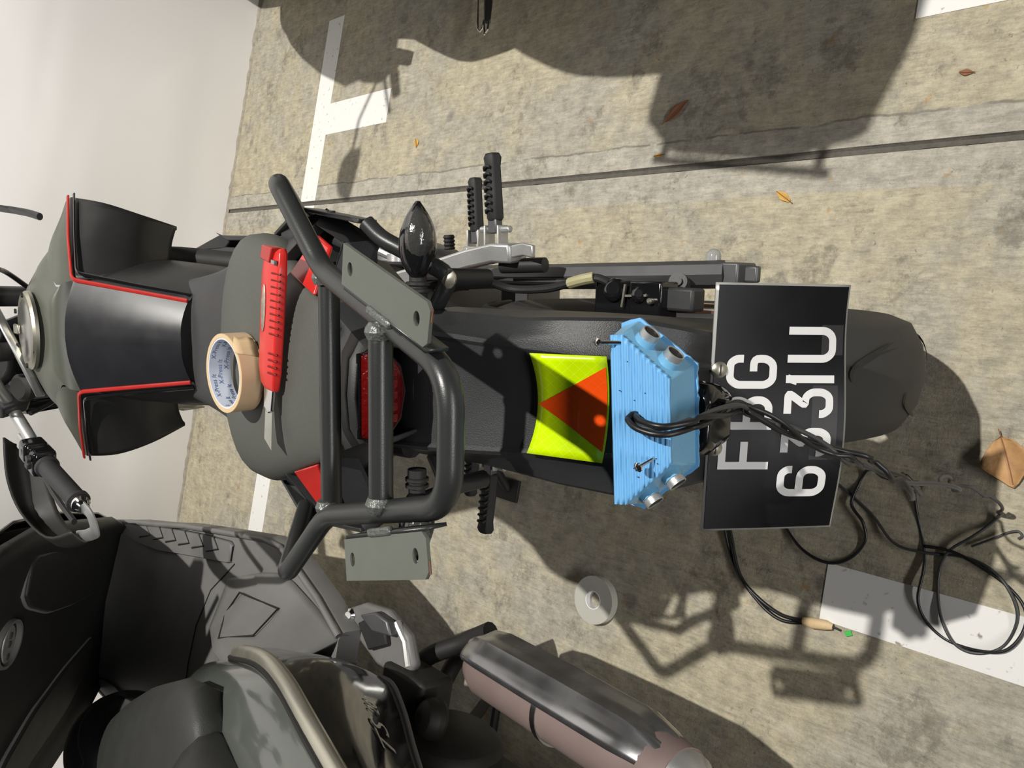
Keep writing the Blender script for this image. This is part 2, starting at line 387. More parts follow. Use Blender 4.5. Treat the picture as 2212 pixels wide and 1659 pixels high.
def tyre_profile(rw, hw, rim):
    return [(rim, -hw * .62), (rim + .02, -hw * .85), (rw - .045, -hw), (rw - .022, -hw * .88), (rw - .006, -hw * .5), (rw, 0), (rw - .006, hw * .5), (rw - .022, hw * .88), (rw - .045, hw), (rim + .02, hw * .85), (rim, hw * .62)]
def make_wheel(parent, name, c, axis, rw, hw, rim, spokes, rim_mat='alu_dark', grooves=True):
    t = MB().ringlathe(c, axis, tyre_profile(rw, hw, rim), 72).build(name + '_tyre', 'tyre', parent, smooth=50)
    rm = MB(); rm.ringlathe(c, axis, [(rim + .004, -hw * .62), (rim - .012, -hw * .55), (rim - .02, 0), (rim - .012, hw * .55), (rim + .004, hw * .62), (rim - .002, 0)], 60)
    a = V(axis).normalized(); up = V((0, 0, 1)); e1 = (up - a * up.dot(a)).normalized(); e2 = a.cross(e1); c = V(c)
    for k in range(spokes):
        an = 2 * PI * k / spokes; d = e1 * math.cos(an) + e2 * math.sin(an)
        rm.bar(c + d * 0.035, c + d * (rim - .012), 0.022, 0.018, up=a)
    rm.lathe(c - a * 0.045, a, [(0.04, 0), (0.042, 0.09)], 24)
    rm.build(name + '_rim', rim_mat, parent, bevel=0.002)
    if grooves:
        for k in range(9):
            for sd in (-1, 1):
                an = 2 * PI * (k + (0.5 if sd > 0 else 0)) / 9 + .12; g = MB(); path = []
                for q in range(9):
                    tt = q / 8; off = sd * hw * lerp(0.12, 0.68, tt); ang = an + 0.26 * tt - 0.10 * math.sin(tt * PI)
                    x = abs(off) / hw; rad = rw - 0.0228 * max(0, x) ** 2.4 + 0.0003
                    d = e1 * math.cos(ang) + e2 * math.sin(ang); path.append(c + d * rad + a * off)
                g.tube(path, [0.0006] + [0.0024] * 7 + [0.0006], 6, flat=0.12, up=(e1 * math.cos(an) + e2 * math.sin(an)))
                g.build('tread_groove', 'mech_black', t)
    return t
make_wheel(bike, 'rear', (0, YA, RW), (1, 0, 0), RW, 0.073, 0.215, 5)
# brake disc, hub
MB().ringlathe((0.072, YA, RW), (1, 0, 0), [(0.075, -.002), (0.112, -.002), (0.112, .002), (0.075, .002)], 48).build('brake_disc', 'rust', bike)
MB().ringlathe((0.0722, YA, RW), (1, 0, 0), [(0.078, -.0026), (0.109, -.0026), (0.109, .0026), (0.078, .0026)], 48).build('brake_disc_face', 'steel', bike)

# swingarm
for s in (1, -1):
    m = MB(); path = [(s * .085, .50, .40), (s * .104, .40, .41), (s * .111, .22, .395), (s * .117, .06, .365), (s * .121, -.03, .335)]
    m.tube(catmull(path, 4), 0.019, 8, flat=1.25)
    m.build('swingarm', 'alu_dark', bike, bevel=0)
    m = MB(); m.box((s * .122, -.02, .325), (.03, .075, .05)); m.box((s * .122, -.065, .325), (.022, .02, .012)); m.build('axle_block', 'alu_dark', bike, bevel=.003)
MB().lathe((.105, .012, .375), (.25, -.35, .9), [(.0, .024), (.006, .024), (.006, .02), (.0125, .02), (.0135, .015), (.0135, 0)], 20).build('adjuster_boss', 'plastic_dark', bike)
MB().bar((.124, .05, .352), (.126, -.04, .33), .004, .02).build('adjuster_scale', 'plate_white', bike)
MB().lathe((.13, -.004, .322), (1, 0, 0), [(.0105, 0), (.0105, .016), (.009, .021), (.005, .0245), (.0, .0255)], 20).build('axle_cap', 'clear_plastic', bike)
MB().box((.136, -.022, .322), (.008, .012, .03)).build('adjuster_plate', 'chrome', bike, bevel=.001)
MB().lathe((.118, .12, .372), (.1, -1, .02), [(.006, 0), (.006, .035)], 12).build('hose_clip', 'plastic_black', bike)
# caliper
cal = MB(); cal.box((.082, .072, .415), (.055, .07, .05)); cal.box((.085, .02, .425), (.05, .05, .04)); cal.lathe((.094, .075, .43), (.3, -.2, 1), [(.016, 0), (.017, .012), (.012, .018)], 16)
cal.lathe((.09, .03, .435), (.3, -.2, 1), [(.012, 0), (.012, .012), (.008, .016)], 16); cal.box((.062, .06, .40), (.02, .09, .035))
cal = cal.build('brake_caliper', 'gloss_black', bike, bevel=.004)
MB().box((.088, -.02, .415), (.03, .045, .03)).build('caliper_bracket', 'plastic_dark', cal, bevel=.004)
MB().lathe((.085, .008, .448), (0, 0, 1), [(.004, -.02), (.004, .004), (.002, .006)], 10).build('bleed_bolt', 'zinc', cal)
m = MB(); m.bar((.075, .055, .446), (.105, .05, .447), .003, .003); m.bar((.09, .05, .446), (.092, .015, .447), .003, .003); m.build('pin_clip', 'zinc', cal)
m = MB(); m.tube(catmull([(.106, .30, .60), (.108, .27, .55), (.105, .272, .50), (.092, .25, .462), (.094, .19, .452), (.103, .145, .45), (.112, .105, .445), (.105, .085, .435)], 6), .006, 10); m.build('brake_hose', 'rubber', bike)
m = MB(); m.tube(catmull([(.1035, .143, .4515), (.109, .12, .452), (.1125, .104, .447)], 5), .0078, 10); m.build('hose_sleeve', 'yellow_sleeve', bike)
m = MB(); m.tube(catmull([(.104, .36, .455), (.103, .22, .43), (.106, .10, .405)], 5), .006, 10); m.build('sensor_wire', 'cable', bike)
# rear hugger under the tail and shock
m = MB()
rings = []
for i in range(9):
    an = R(lerp(15, 118, i / 8)); rr = .325
    rings.append([V((x, YA - .04 + rr * 1.0 * math.cos(an), RW + .02 + (rr + dz) * math.sin(an))) for x, dz in ((-.072, -.03), (-.06, .0), (0, .012), (.06, .0), (.072, -.03))])
m.loft(rings, caps=False, ringclosed=False).build('hugger', 'mech_black', bike, solid=.004)
m = MB(); m.tube([(0, .33, .42), (0, .40, .70)], .02, 14); 
for k in range(7): m.ringlathe((0, .335 + .009 * k, .44 + .035 * k), (0, .25, .97), [(.03, -.006), (.038, 0), (.03, .006), (.024, 0)], 20)
m.build('shock_absorber', 'red_line', bike)

# ---- tail, tail guard and plate
def rear_guard():
    st = [  # y, ridge x, ridge z, centre z, outer x, outer z, skirt x, skirt z
        (.075, .060, .812, .808, .078, .770, .080, .720), (.03, .057, .800, .795, .078, .758, .080, .705), (-.002, .055, .790, .784, .077, .752, .080, .690),
        (-.053, .051, .771, .765, .077, .748, .082, .685), (-.10, .048, .751, .746, .080, .738, .083, .680), (-.150, .045, .729, .724, .082, .722, .083, .672),
        (-.166, .044, .715, .711, .081, .710, .082, .662), (-.190, .042, .685, .682, .075, .680, .076, .640), (-.207, .041, .658, .655, .069, .652, .069, .625)]
    m = MB(); rows = []
    for y, rx, rz, cz, ox, oz, kx, kz in st:
        half = [V((0, y, cz)), V((rx * .55, y, cz + .001)), V((rx - .004, y, rz - .003)), V((rx, y, rz)), V((rx + .004, y, rz - .003)), V((lerp(rx, ox, .5), y, lerp(rz, oz, .62))), V((ox - .003, y, oz + .001)), V((ox, y, oz - .003)), V((kx, y, kz))]
        rows.append([V((-p.x, p.y, p.z)) for p in half[:0:-1]] + half)
    m.loft(rows, caps=False, ringclosed=False)
    g = m.build('tail_guard', 'guard_plastic', bike, smooth=24, solid=.004)
    return g
guard = rear_guard()
# plate lamp between guard and plate
m = MB(); m.loft([[V((x * w_, y, z)) for x, z in ((-.034, .700), (-.026, .712), (.026, .712), (.034, .700), (.026, .672), (-.026, .672))] for y, w_ in ((-.198, 1), (-.232, .95), (-.240, .7))])
m.build('plate_lamp', 'gloss_black', bike, bevel=.004, label='small black lamp above the number plate')
# number plate
PT = V((0, -.207, .657)); PB = V((0, -.289, .555)); PW = .231
pdn = (PB - PT); PHt = pdn.length; pdn.normalize(); pn = V((1, 0, 0)).cross(pdn).normalized()
if pn.y > 0: pn = -pn
def plate_pt(u, v, off=0.0):        # u 0..1 left to right, v 0..1 top to bottom
    bend = 0.007 * v * v * math.sin((u - .1) * 2 * PI * 0.95) - 0.002 * v
    return V((lerp(-PW / 2, PW / 2, u), 0, 0)) + V((0, PT.y, PT.z)) + pdn * (PHt * v) + pn * (bend + off)
m = MB(); nu, nv = 30, 8
def sheet(mb, u0, u1, v0, v1, off, nu=30, nv=8):
    mb.add([plate_pt(lerp(u0, u1, i / nu), lerp(v0, v1, j / nv), off) for i in range(nu + 1) for j in range(nv + 1)],
           [(i * (nv + 1) + j, (i + 1) * (nv + 1) + j, (i + 1) * (nv + 1) + j + 1, i * (nv + 1) + j + 1) for i in range(nu) for j in range(nv)])
sheet(m, 0, 1, 0, 1, 0)
plate = m.build('number_plate', 'plate_rim', bike, solid=.0025, label='black number plate with white characters and a thin silver edge')
m = MB(); sheet(m, .008, .992, .018, .985, .0008); m.build('plate_face', 'plate_black', plate)
GL = {'F': [[(0, 0), (0, 1), (1, 1)], [(0, .5), (.85, .5)]],
      'B': [[(0, .02), (0, .98), (.78, .98), (.98, .84), (.98, .66), (.85, .52), (0, .52)], [(.85, .52), (1, .38), (1, .16), (.8, .02), (0, .02)]],
      'G': [[(1, .70), (1, .86), (.84, 1), (.2, 1), (0, .84), (0, .16), (.2, 0), (.8, 0), (1, .16), (1, .46), (.52, .46)]],
      '6': [[(1, .74), (1, .86), (.82, 1), (.2, 1), (0, .84), (0, .16), (.2, 0), (.8, 0), (1, .16), (1, .40), (.8, .54), (.05, .54)]],
      '3': [[(0, 1), (.98, 1), (.40, .58), (.78, .58), (1, .43), (1, .16), (.8, 0), (.2, 0), (0, .15), (0, .24)]],
      '1': [[(1, 1), (1, 0)], [(-.35, .90), (.8, .965)]], 'U': [[(0, 1), (0, .16), (.2, 0), (.8, 0), (1, .16), (1, 1)]]}
def densify(pts, step=.25):
    out = [pts[0]]
    for a, b in zip(pts, pts[1:]):
        n = max(1, int(math.hypot(b[0] - a[0], b[1] - a[1]) / step))
        out += [(lerp(a[0], b[0], k / n), lerp(a[1], b[1], k / n)) for k in range(1, n + 1)]
    return out
SW = .0072
for ch, u0, u1, v0, v1 in (('F', .257, .385, .085, .455), ('B', .420, .555, .095, .465), ('G', .585, .720, .105, .475),
                           ('6', .142, .272, .530, .890), ('3', .312, .430, .535, .895), ('3', .470, .588, .540, .900), ('1', .606, .640, .545, .905), ('U', .690, .832, .550, .915)):
    hx = SW / 2 / PW; hv = SW / 2 / PHt; m = MB()
    for stroke in GL[ch]:
        pts = [(lerp(u0 + hx, u1 - hx, x) * PW, lerp(v1 - hv, v0 + hv, y) * PHt) for x, y in stroke]
        if len(pts) > 3: pts = [(p.x, p.y) for p in fillet([V((a, b, 0)) for a, b in pts], .0055, 4)]
        pts = densify(pts, .006)
        # butt ends extend by half a stroke where they stop at the box edge
        def ext(a, b): d = V(a) - V(b); d.normalize(); return tuple(V(a) + d * SW / 2)
        if ch in 'FBU1': pts = [ext(pts[0], pts[1])] + pts[1:-1] + [ext(pts[-1], pts[-2])]
        ribbon(m, pts, SW, lambda a, b: plate_pt(a / PW, b / PHt, .0016))
    m.build('plate_character', 'plate_white', plate, weld=False)
for u0, u1, v0, v1 in ((.72, .84, .80, .965), (.30, .60, .745, .93)):
    m = MB(); sheet(m, u0, u1, v0, v1, .0022, 8, 4); m.build('clear_tape_patch', 'clear_film', plate)
for u in (.345, .660):
    c = plate_pt(u, .055, 0); m = MB(); m.lathe(c, pn, [(.0075, 0), (.0075, .002), (.005, .0042), (0, .005)], 18); b_ = m.build('plate_screw', 'zinc', plate)
    MB().bar(c + pn * .0046 + V((-.005, 0, 0)), c + pn * .0046 + V((.005, .0, .0)), .0012, .0012, up=pn).build('screw_slot', 'mech_black', b_)
# reflective sticker on the guard: a sheet bowed across the centre panel
def stick_pt(u, v, off=.0): 
    y = lerp(-.090, -.150, v); x = lerp(-.047, .047, u) * lerp(1.0, 1.03, v); zc = lerp(.757, .7275, v)
    return V((x, y + .006 * (2 * u - 1) ** 2 * (1 - v), zc + .007 * (2 * u - 1) ** 2 + .0035 + off))
m = MB(); n = 14
m.add([stick_pt(i / n, j / 6) for i in range(n + 1) for j in range(7)], [(i * 7 + j, (i + 1) * 7 + j, (i + 1) * 7 + j + 1, i * 7 + j + 1) for i in range(n) for j in range(6)])
st = m.build('reflective_sticker', 'refl_yellow', bike, solid=.0006, label='fluorescent yellow reflective sticker with an orange triangle')
m = MB(); nn = 12; rows = []
for j in range(nn + 1):
    v = lerp(.02, .98, j / nn); hw_ = .40 * (j / nn)
    rows.append([stick_pt(.5 + hw_ * q, v, .0006) for q in (-1, -.5, 0, .5, 1)])
m.loft(rows, caps=False, ringclosed=False).build('orange_triangle', 'refl_orange', st)

# tail cowl around the lamp, side panels, red panels
m = MB(); rows = []
for y, hw, zt, zs, zb in ((.30, .150, .80, .755, .70), (.22, .146, .832, .78, .705), (.16, .105, .850, .80, .71), (.11, .078, .856, .82, .72), (.065, .060, .866, .83, .76), (.04, .050, .871, .85, .80)):
    half = [V((0, y, zt + .004)), V((hw * .6, y, zt + .001)), V((hw * .9, y, zt - .01)), V((hw, y, zs)), V((hw * .86, y, zb))]
    rows.append([V((-p.x, p.y, p.z)) for p in half[:0:-1]] + half)
m.loft(rows, caps=False, ringclosed=False).build('tail_cowl', 'plastic_dark', bike, smooth=30, solid=.003)
for s in (1, -1):
    m = MB(); q = [V((s * .154, .186, .826)), V((s * .141, .158, .826)), V((s * .090, .146, .853)), V((s * .112, .208, .846))]
    m.prism(q, (0, 0, -.006)).build('red_panel', 'red_gloss', bike, bevel=.002)
    q = [V((s * .166, .20, .817)), V((s * .146, .145, .817)), V((s * .084, .136, .847)), V((s * .080, .125, .820)), V((s * .15, .12, .79)), V((s * .185, .22, .79)), V((s * .16, .33, .775)), V((s * .125, .245, .836))]
    m = MB(); m.prism([q[0], q[1], q[4], q[5]], (-s * .004, 0, -.006)); m.prism([q[0], q[5], q[6], q[7]], (-s * .006, 0, -.012)); m.prism([q[1], q[2], q[3], q[4]], (0, 0, -.006)); m.build('tail_side_panel', 'plastic_black', bike, bevel=.002)
    m = MB(); m.prism([(s * .165, .33, .79), (s * .185, .225, .795), (s * .168, .18, .79), (s * .150, .17, .755), (s * .14, .25, .72), (s * .15, .34, .74)], (-s * .03, 0, 0)); m.build('tail_lower_panel', 'plastic_dark', bike, bevel=.004)
# tail lamp
m = MB(); pl = [(-.040, .040, .868), (.040, .040, .868), (.047, .030, .848), (.026, .038, .822), (0, .044, .812), (-.026, .038, .822), (-.047, .030, .848)]
cx = V((0, .022, .845)); P_ = [V(p) for p in pl]; n = len(P_)
m.add(P_ + [lerp(p, cx, .35) + V((0, -.003, 0)) for p in P_] + [cx], [(i, (i + 1) % n, (i + 1) % n + n, i + n) for i in range(n)] + [(i + n, (i + 1) % n + n, 2 * n) for i in range(n)])
tl = m.build('tail_lamp', 'red_lens', bike, smooth=20)
for k in range(5):
    for j in range(2): MB().box((-.022 + .011 * k, .0250 + .002 * j, .850 - .012 * j), (.008, .004, .007)).build('lamp_cell', 'red_lens', tl, bevel=.001)
m = MB(); m.tube([P_[i] + V((0, .001, .001)) for i in range(n)], .0022, 8, closed=True).build('lamp_rim', 'gloss_black', tl)
m = MB(); m.loft([[V((x, .05, .80)) for x in (-.05, .05)], [V((x, .05, .79)) for x in (-.055, .055)], [V((x, .06, .73)) for x in (-.06, .06)]], caps=False, ringclosed=False).build('lamp_underside', 'plastic_black', bike, solid=.004)

# ---- seat
def seat_part(name, st, material, n=9):
    ys = catmull([V((i, 0, 0)) for i in range(len(st))], 4); rows = []
    cols = list(zip(*st)); ch = [[p.x for p in catmull([V((v, 0, 0)) for v in c], 4)] for c in cols]
    m = MB()
    for y, hw, zc, ze, zl in zip(*ch):
        half = [V((hw * math.sin(k / n * PI / 2) ** .92, y, ze + (zc - ze) * math.cos(k / n * PI / 2) ** .75)) for k in range(n + 1)] + [V((hw - .004, y, ze - .012)), V((hw - .016, y, zl))]
        rows.append([V((-p.x, p.y, p.z)) for p in half[:0:-1]] + half)
    m.loft(rows, caps=False, ringclosed=False)
    N_ = len(rows[0]); o = len(m.v)
    m.f.append(tuple(range(N_))); m.f.append(tuple(range(len(m.v) - N_, len(m.v)))[::-1])
    return m.build(name, material, bike, smooth=60)
seat_part('rider_seat', [(.668, .090, .803, .772, .72), (.64, .094, .800, .772, .72), (.59, .101, .794, .768, .71), (.53, .113, .792, .764, .71), (.47, .134, .796, .764, .71), (.42, .146, .805, .768, .71)], 'seat_smooth')
seat_part('pillion_seat', [(.478, .128, .782, .760, .72), (.448, .145, .806, .768, .72), (.415, .156, .832, .780, .72), (.375, .160, .846, .788, .73), (.31, .153, .853, .798, .75), (.24, .127, .858, .820, .77), (.18, .103, .862, .836, .79), (.13, .083, .864, .848, .81), (.095, .062, .862, .854, .83)], 'seat_fabric')

# ---- tank
def tank():
    E = [V((.062, .601, .797)), V((.075, .685, .851)), V((.088, .769, .904))]
    Cn = [V((0, .596, .812)), V((0, .682, .868)), V((0, .772, .921))]
    def crown(a, c): return [lerp(c, a, t) + V((0, 0, .006 * (1 - abs(2 * t - 1)))) for t in (0, .35, .7, 1)]
    m = MB(); m.grid([crown(e, c) for e, c in zip(E, Cn)], 3, 4); m.mirror()
    body = m.build('tank_top_panel', 'tank_paint', bike, smooth=50)
    # rounded front part with the filler
    T = [V((0, .802, .939)), V((.03, .801, .938)), V((.062, .793, .934))]
    m = MB(); Cr = crown(E[2], Cn[2])
    top = [V((0, .796, .940)), V((.03, .796, .9395)), V((.058, .793, .937)), V((.078, .785, .926))]
    mid = [V((0, .86, .945)), V((.05, .86, .943)), V((.10, .865, .93)), V((.12, .86, .915))]
    fr = [V((0, .98, .935)), V((.05, .975, .93)), V((.11, .955, .90)), V((.155, .94, .875))]
    frb = [V((0, 1.02, .90)), V((.05, 1.01, .89)), V((.11, .99, .86)), V((.165, .97, .83))]
    m.grid([Cr, [lerp(a, b, .5) + V((0, -.006, .004)) for a, b in zip(Cr, top)], top, mid, fr, frb], 3, 3)
    # wing in front of the stripe
    m.grid([[E[2], V((.155, .83, .887)), V((.222, .888, .868))], [V((.08, .785, .925)), V((.15, .85, .905)), V((.214, .905, .872))], [V((.115, .86, .918)), V((.16, .90, .895)), V((.205, .925, .86))], [V((.15, .94, .878)), V((.17, .95, .865)), V((.195, .95, .835))]], 3, 3)
    m.mirror(); m.build('tank_front_lit', 'tank_front_lit', body, smooth=60)
    for s in (1, -1):
        m = MB()
        g = [[V((.062, .601, .796)), V((.086, .600, .772)), V((.104, .607, .735)), V((.11, .63, .69))],
             [V((.075, .685, .850)), V((.112, .690, .812)), V((.142, .715, .765)), V((.150, .76, .70))],
             [V((.083, .735, .882)), V((.140, .765, .846)), V((.190, .792, .795)), V((.176, .815, .705))],
             [V((.088, .769, .904)), V((.155, .830, .886)), V((.222, .888, .868)), V((.205, .93, .77))]]
        g = [[V((.062, .601, .796)), V((.086, .600, .772)), V((.104, .607, .735)), V((.108, .625, .69))],
             [V((.075, .685, .850)), V((.100, .690, .805)), V((.116, .705, .755)), V((.114, .72, .69))],
             [V((.086, .750, .892)), V((.108, .76, .83)), V((.122, .80, .765)), V((.118, .82, .69))]]
        m.grid([[V((s * p.x, p.y, p.z)) for p in r] for r in g], 5, 5)
        kp_ = m.build('tank_side', 'side_panel', bike, smooth=60, solid=.004)
        m = MB()
        g = [[V((.088, .769, .904)), V((.155, .830, .888)), V((.222, .888, .868))],
             [V((.092, .752, .872)), V((.150, .795, .858)), V((.2125, .828, .836))],
             [V((.104, .755, .82)), V((.146, .785, .805)), V((.196, .808, .785))],
             [V((.122, .815, .735)), V((.148, .83, .728)), V((.181, .845, .712))]]
        m.grid([[V((s * p.x, p.y, p.z)) for p in r] for r in g], 5, 5)
        q_ = [g[k][2] for k in range(4)] + [V((.175, .93, .70)), V((.20, .95, .80))]
        m.prism([V((s * p.x, p.y, p.z)) for p in q_], (-s * .006, 0, 0))
        sp = m.build('tank_shroud', 'side_panel', bike, smooth=60, solid=.004)
        path = fillet([V((s * p.x, p.y, p.z + .0012)) for p in (V((.062, .601, .797)), V((.075, .685, .851)), V((.0885, .770, .906)), V((.155, .8275, .8915)), V((.223, .885, .872)))], .012, 5)
        MB().tube(path, .0034, 8, flat=.6).build('pinstripe', 'red_line', sp)
        path = fillet([V((s * (p.x + .007), p.y + .001, p.z - .004)) for p in (V((.064, .601, .797)), V((.077, .685, .851)), V((.092, .766, .905)), V((.155, .8225, .8885)), V((.220, .876, .870)))], .012, 5)
        MB().tube(path, .0030, 8, flat=.6).build('panel_seam', 'gloss_black', sp)
    cap = MB(); cap.ringlathe((.004, .866, .944), (0, .06, 1), [(.050, 0), (.064, 0), (.064, .005), (.060, .009), (.050, .009)], 48)
    cap = cap.build('filler_ring', 'zinc', body)
    MB().lathe((.004, .866, .945), (0, .06, 1), [(.05, 0), (.05, .007), (.044, .010), (0, .011)], 40).build('filler_cap', 'steel', cap)
    MB().box((.004, .90, .957), (.016, .028, .005)).build('key_flap', 'zinc', cap, bevel=.002)
    for k in range(6):
        a_ = 2 * PI * k / 6; MB().lathe((.004 + .057 * math.cos(a_), .866 + .057 * math.sin(a_), .9525), (0, .06, 1), [(.004, 0), (.004, .003)], 10).build('cap_bolt', 'mech_black', cap)
tank()

# ---- rack
RT = .0102
def rk(s, p): return V((s * p[0], p[1], p[2]))
half = [(.176, .262, .800), (.199, .150, .880), (.196, .128, .900), (.117, .064, .893), (.0505, -.146, .920)]
tip = [rk(1, p) for p in half]
path = fillet([tip[0], V((.203, .142, .894)), V((.117, .062, .892)), V((.051, -.150, .922))], .02, 6)
left = [V((-p.x, p.y, p.z)) for p in path]
loop = fillet([path[-2], V((.049, -.156, .9225)), V((-.049, -.156, .9225)), left[-2]], .032, 8)
full = path[:-1] + loop[1:-1] + left[:-1][::-1]
m = MB(); m.tube(full, RT, 16); rack = m.build('rack_frame', 'powder_coat', bike, smooth=60)
MB().tube([(.113, .066, .884), (-.113, .066, .884)], RT, 16).build('rack_crossbar', 'powder_coat', rack, smooth=60)
MB().tube(fillet([(.076, -.058, .912), (.066, -.060, .915), (-.066, -.060, .915), (-.076, -.058, .912)], .01, 4), RT, 16).build('rack_crossbar', 'powder_coat', rack, smooth=60)
for s in (1, -1):
    for c, r_ in (((.112, .066, .888), .0125), ((.073, -.060, .916), .0125)):
        MB().lathe((s * c[0], c[1], c[2]), (s, 0, 0), [(r_ * .8, -.008), (r_, -.002), (r_ * .92, .002), (r_ * .7, .006)], 14).build('weld_bead', 'weld', rack)
    # side plates: an angle with two holes, welded to the arm
    fi, fo, ro, ri = V((.108, -.026, .929)), V((.134, -.044, .934)), V((.090, -.167, .946)), V((.066, -.147, .938))
    fo = fi + (fo - fi) * 1.12; ro = ri + (ro - ri) * 1.12
    ax = (ri - fi); L_ = ax.length; ax.normalize(); oz = (fo - fi); oz = (oz - ax * oz.dot(ax)); Wd = oz.length; oz.normalize(); nn_ = oz.cross(ax).normalized()
    if nn_.z < 0: nn_ = -nn_
    def pp(a, b, h=0): q = fi + ax * a + oz * b + nn_ * h; return V((s * q.x, q.y, q.z))
    mm = MB(); TH_ = .003; ch_ = .005; nh = 16; hc = .010
    h1, h2 = L_ * .10, L_ * .875
    def cell(ca):
        out_, in_ = [], []
        for k in range(nh):
            an = 2 * PI * (k + .5) / nh; c_, s_ = math.cos(an), math.sin(an); t = min(hc / max(abs(c_), 1e-6), Wd / 2 / max(abs(s_), 1e-6))
            out_.append((ca + c_ * t, Wd / 2 + s_ * t)); in_.append((ca + .0042 * c_, Wd / 2 + .0058 * s_))
        for cx_, cy_ in ((-hc, -Wd / 2), (hc, -Wd / 2), (hc, Wd / 2), (-hc, Wd / 2)):   # snap the nearest border points to the cell corners
            i = min(range(nh), key=lambda q: (out_[q][0] - ca - cx_) ** 2 + (out_[q][1] - Wd / 2 - cy_) ** 2); out_[i] = (ca + cx_, Wd / 2 + cy_)
        return out_, in_
    polys = [[(0, ch_), (ch_, 0), (h1 - hc, 0), (h1 - hc, Wd), (ch_, Wd), (0, Wd - ch_)] if h1 - hc > ch_ else None, [(h1 + hc, 0), (h2 - hc, 0), (h2 - hc, Wd), (h1 + hc, Wd)], [(h2 + hc, 0), (L_ - ch_, 0), (L_, ch_), (L_, Wd - ch_), (L_ - ch_, Wd), (h2 + hc, Wd)] if h2 + hc < L_ - ch_ else [(h2 + hc, 0), (L_, 0), (L_, Wd), (h2 + hc, Wd)]]
    if polys[0] is None: polys[0] = [(0, 0), (h1 - hc, 0), (h1 - hc, Wd), (0, Wd)]
    for pl_ in polys: mm.prism([pp(a, b, 0) for a, b in pl_], pp(0, 0, -TH_) - pp(0, 0, 0))
    for ca in (h1, h2):
        o_, i_ = cell(ca)
        for k in range(nh):
            l = (k + 1) % nh
            for h in (0, -TH_): mm.add([pp(*o_[k], h), pp(*o_[l], h), pp(*i_[l], h), pp(*i_[k], h)], [(0, 1, 2, 3)])
            mm.add([pp(*i_[k], 0), pp(*i_[l], 0), pp(*i_[l], -TH_), pp(*i_[k], -TH_)], [(0, 1, 2, 3)])
            if abs(o_[k][1] - o_[l][1]) < 1e-9: mm.add([pp(*o_[k], 0), pp(*o_[l], 0), pp(*o_[l], -TH_), pp(*o_[k], -TH_)], [(0, 1, 2, 3)])
    sp = mm.build('rack_side_plate', 'rack_plate', rack, smooth=30, label='grey-green steel side plate with two bolt holes')
    q = MB(); q.add([pp(.004, 0, 0), pp(L_ - .001, 0, 0), pp(L_ - .001, -.002, -.020), pp(.004, -.002, -.020)], [(0, 1, 2, 3)]); q.build('plate_flange', 'powder_coat', sp, solid=.003)
    q = MB(); q.bar(pp(L_ * .35, -.003, .0), pp(L_ * .62, -.003, .0), .007, .006); q.build('weld_strip', 'weld', sp, bevel=.002)
    q = MB(); q.bar(pp(L_ + .0002, Wd * .62, -.0015), pp(L_ + .0002, Wd * .90, -.0015), .0026, .0008); q.build('rust_edge', 'rust', sp)
    # mounting strap and lower stay
    a_, b_, c_, d_ = (V((s * .152, .330, .782)), V((s * .186, .250, .800)), V((s * .178, .140, .800)), V((s * .169, .122, .80)))
    q = MB(); pth = fillet([V((s * .158, .345, .778)), V((s * .185, .247, .800)), V((s * .168, .125, .800))], .012, 5)
    vs = []
    rings_ = []
    for i, p in enumerate(pth):
        t = (pth[min(i + 1, len(pth) - 1)] - pth[max(i - 1, 0)]).normalized(); sd = t.cross(V((0, 0, 1))).normalized(); u_ = V((0, 0, 1))
        rings_.append([p + sd * .0025 + u_ * .012, p - sd * .0025 + u_ * .012, p - sd * .0025 - u_ * .012, p + sd * .0025 - u_ * .012])
    q.loft(rings_); q.build('rack_strap', 'powder_coat', rack, bevel=.001)
    MB().lathe((s * .1775, .195, .80), (s, 0, 0), [(.0045, -.004), (.0045, .004)], 14).build('strap_hole', 'mech_black', rack)
    q = MB(); q.tube(fillet([(s * .167, .128, .800), (s * .151, .113, .792), (s * .141, .093, .782), (s * .114, .042, .754), (s * .080, .070, .752)], .016, 5), .0092, 12); q.build('rack_stay', 'powder_coat', rack, smooth=60)
    MB().tube([(s * .112, .046, .756), (s * .112, .046, .70)], .010, 14).build('stay_post', 'plastic_black', rack)
    q = MB(); q.lathe((s * .111, .043, .757), (0, -.15, 1), [(.0105, 0), (.0105, .002), (.006, .006), (0, .007)], 16); q.build('stay_bolt', 'zinc', rack)

# ---- turn signals
for s in (1, -1):
    m = MB(); rings_ = []
    for i in range(13):
        t = i / 12; x = lerp(.112, .187, t); k = math.sin(PI * (0.06 + .94 * t) ** .9) ** .7 if t < 1 else .02
        hy = .0195 * max(k, .12); hz = .0195 * max(k, .12)
        rings_.append([V((s * x, .054 + hy * math.cos(a), .789 + hz * math.sin(a))) for a in [2 * PI * q / 16 for q in range(16)]])
    sg = m.loft(rings_).build('turn_signal', 'gloss_black', bike, smooth=60, label='black stalk turn signal with a smoked clear lens')
    m = MB(); rings_ = []
    for i in range(11):
        t = i / 10; x = lerp(.122, .182, t); k = max(math.sin(PI * t) ** .6, .05)
        rings_.append([V((s * x, .050 - .0188 * k * math.cos(a), .793 + .0165 * k * math.sin(a))) for a in [lerp(-1.35, 1.5, q / 8) for q in range(9)]])
    m.loft(rings_, caps=False, ringclosed=False).build('signal_lens', 'clear_lens', sg, smooth=60, solid=.002)
    m = MB(); m.lathe((s * .088, .056, .787), (s, 0, 0), [(.010, 0), (.010, .008), (.0125, .009), (.0125, .012), (.010, .013), (.010, .015), (.0125, .016), (.0125, .019), (.009, .020), (.009, .028)], 16)
    m.build('signal_stem', 'rubber', sg)

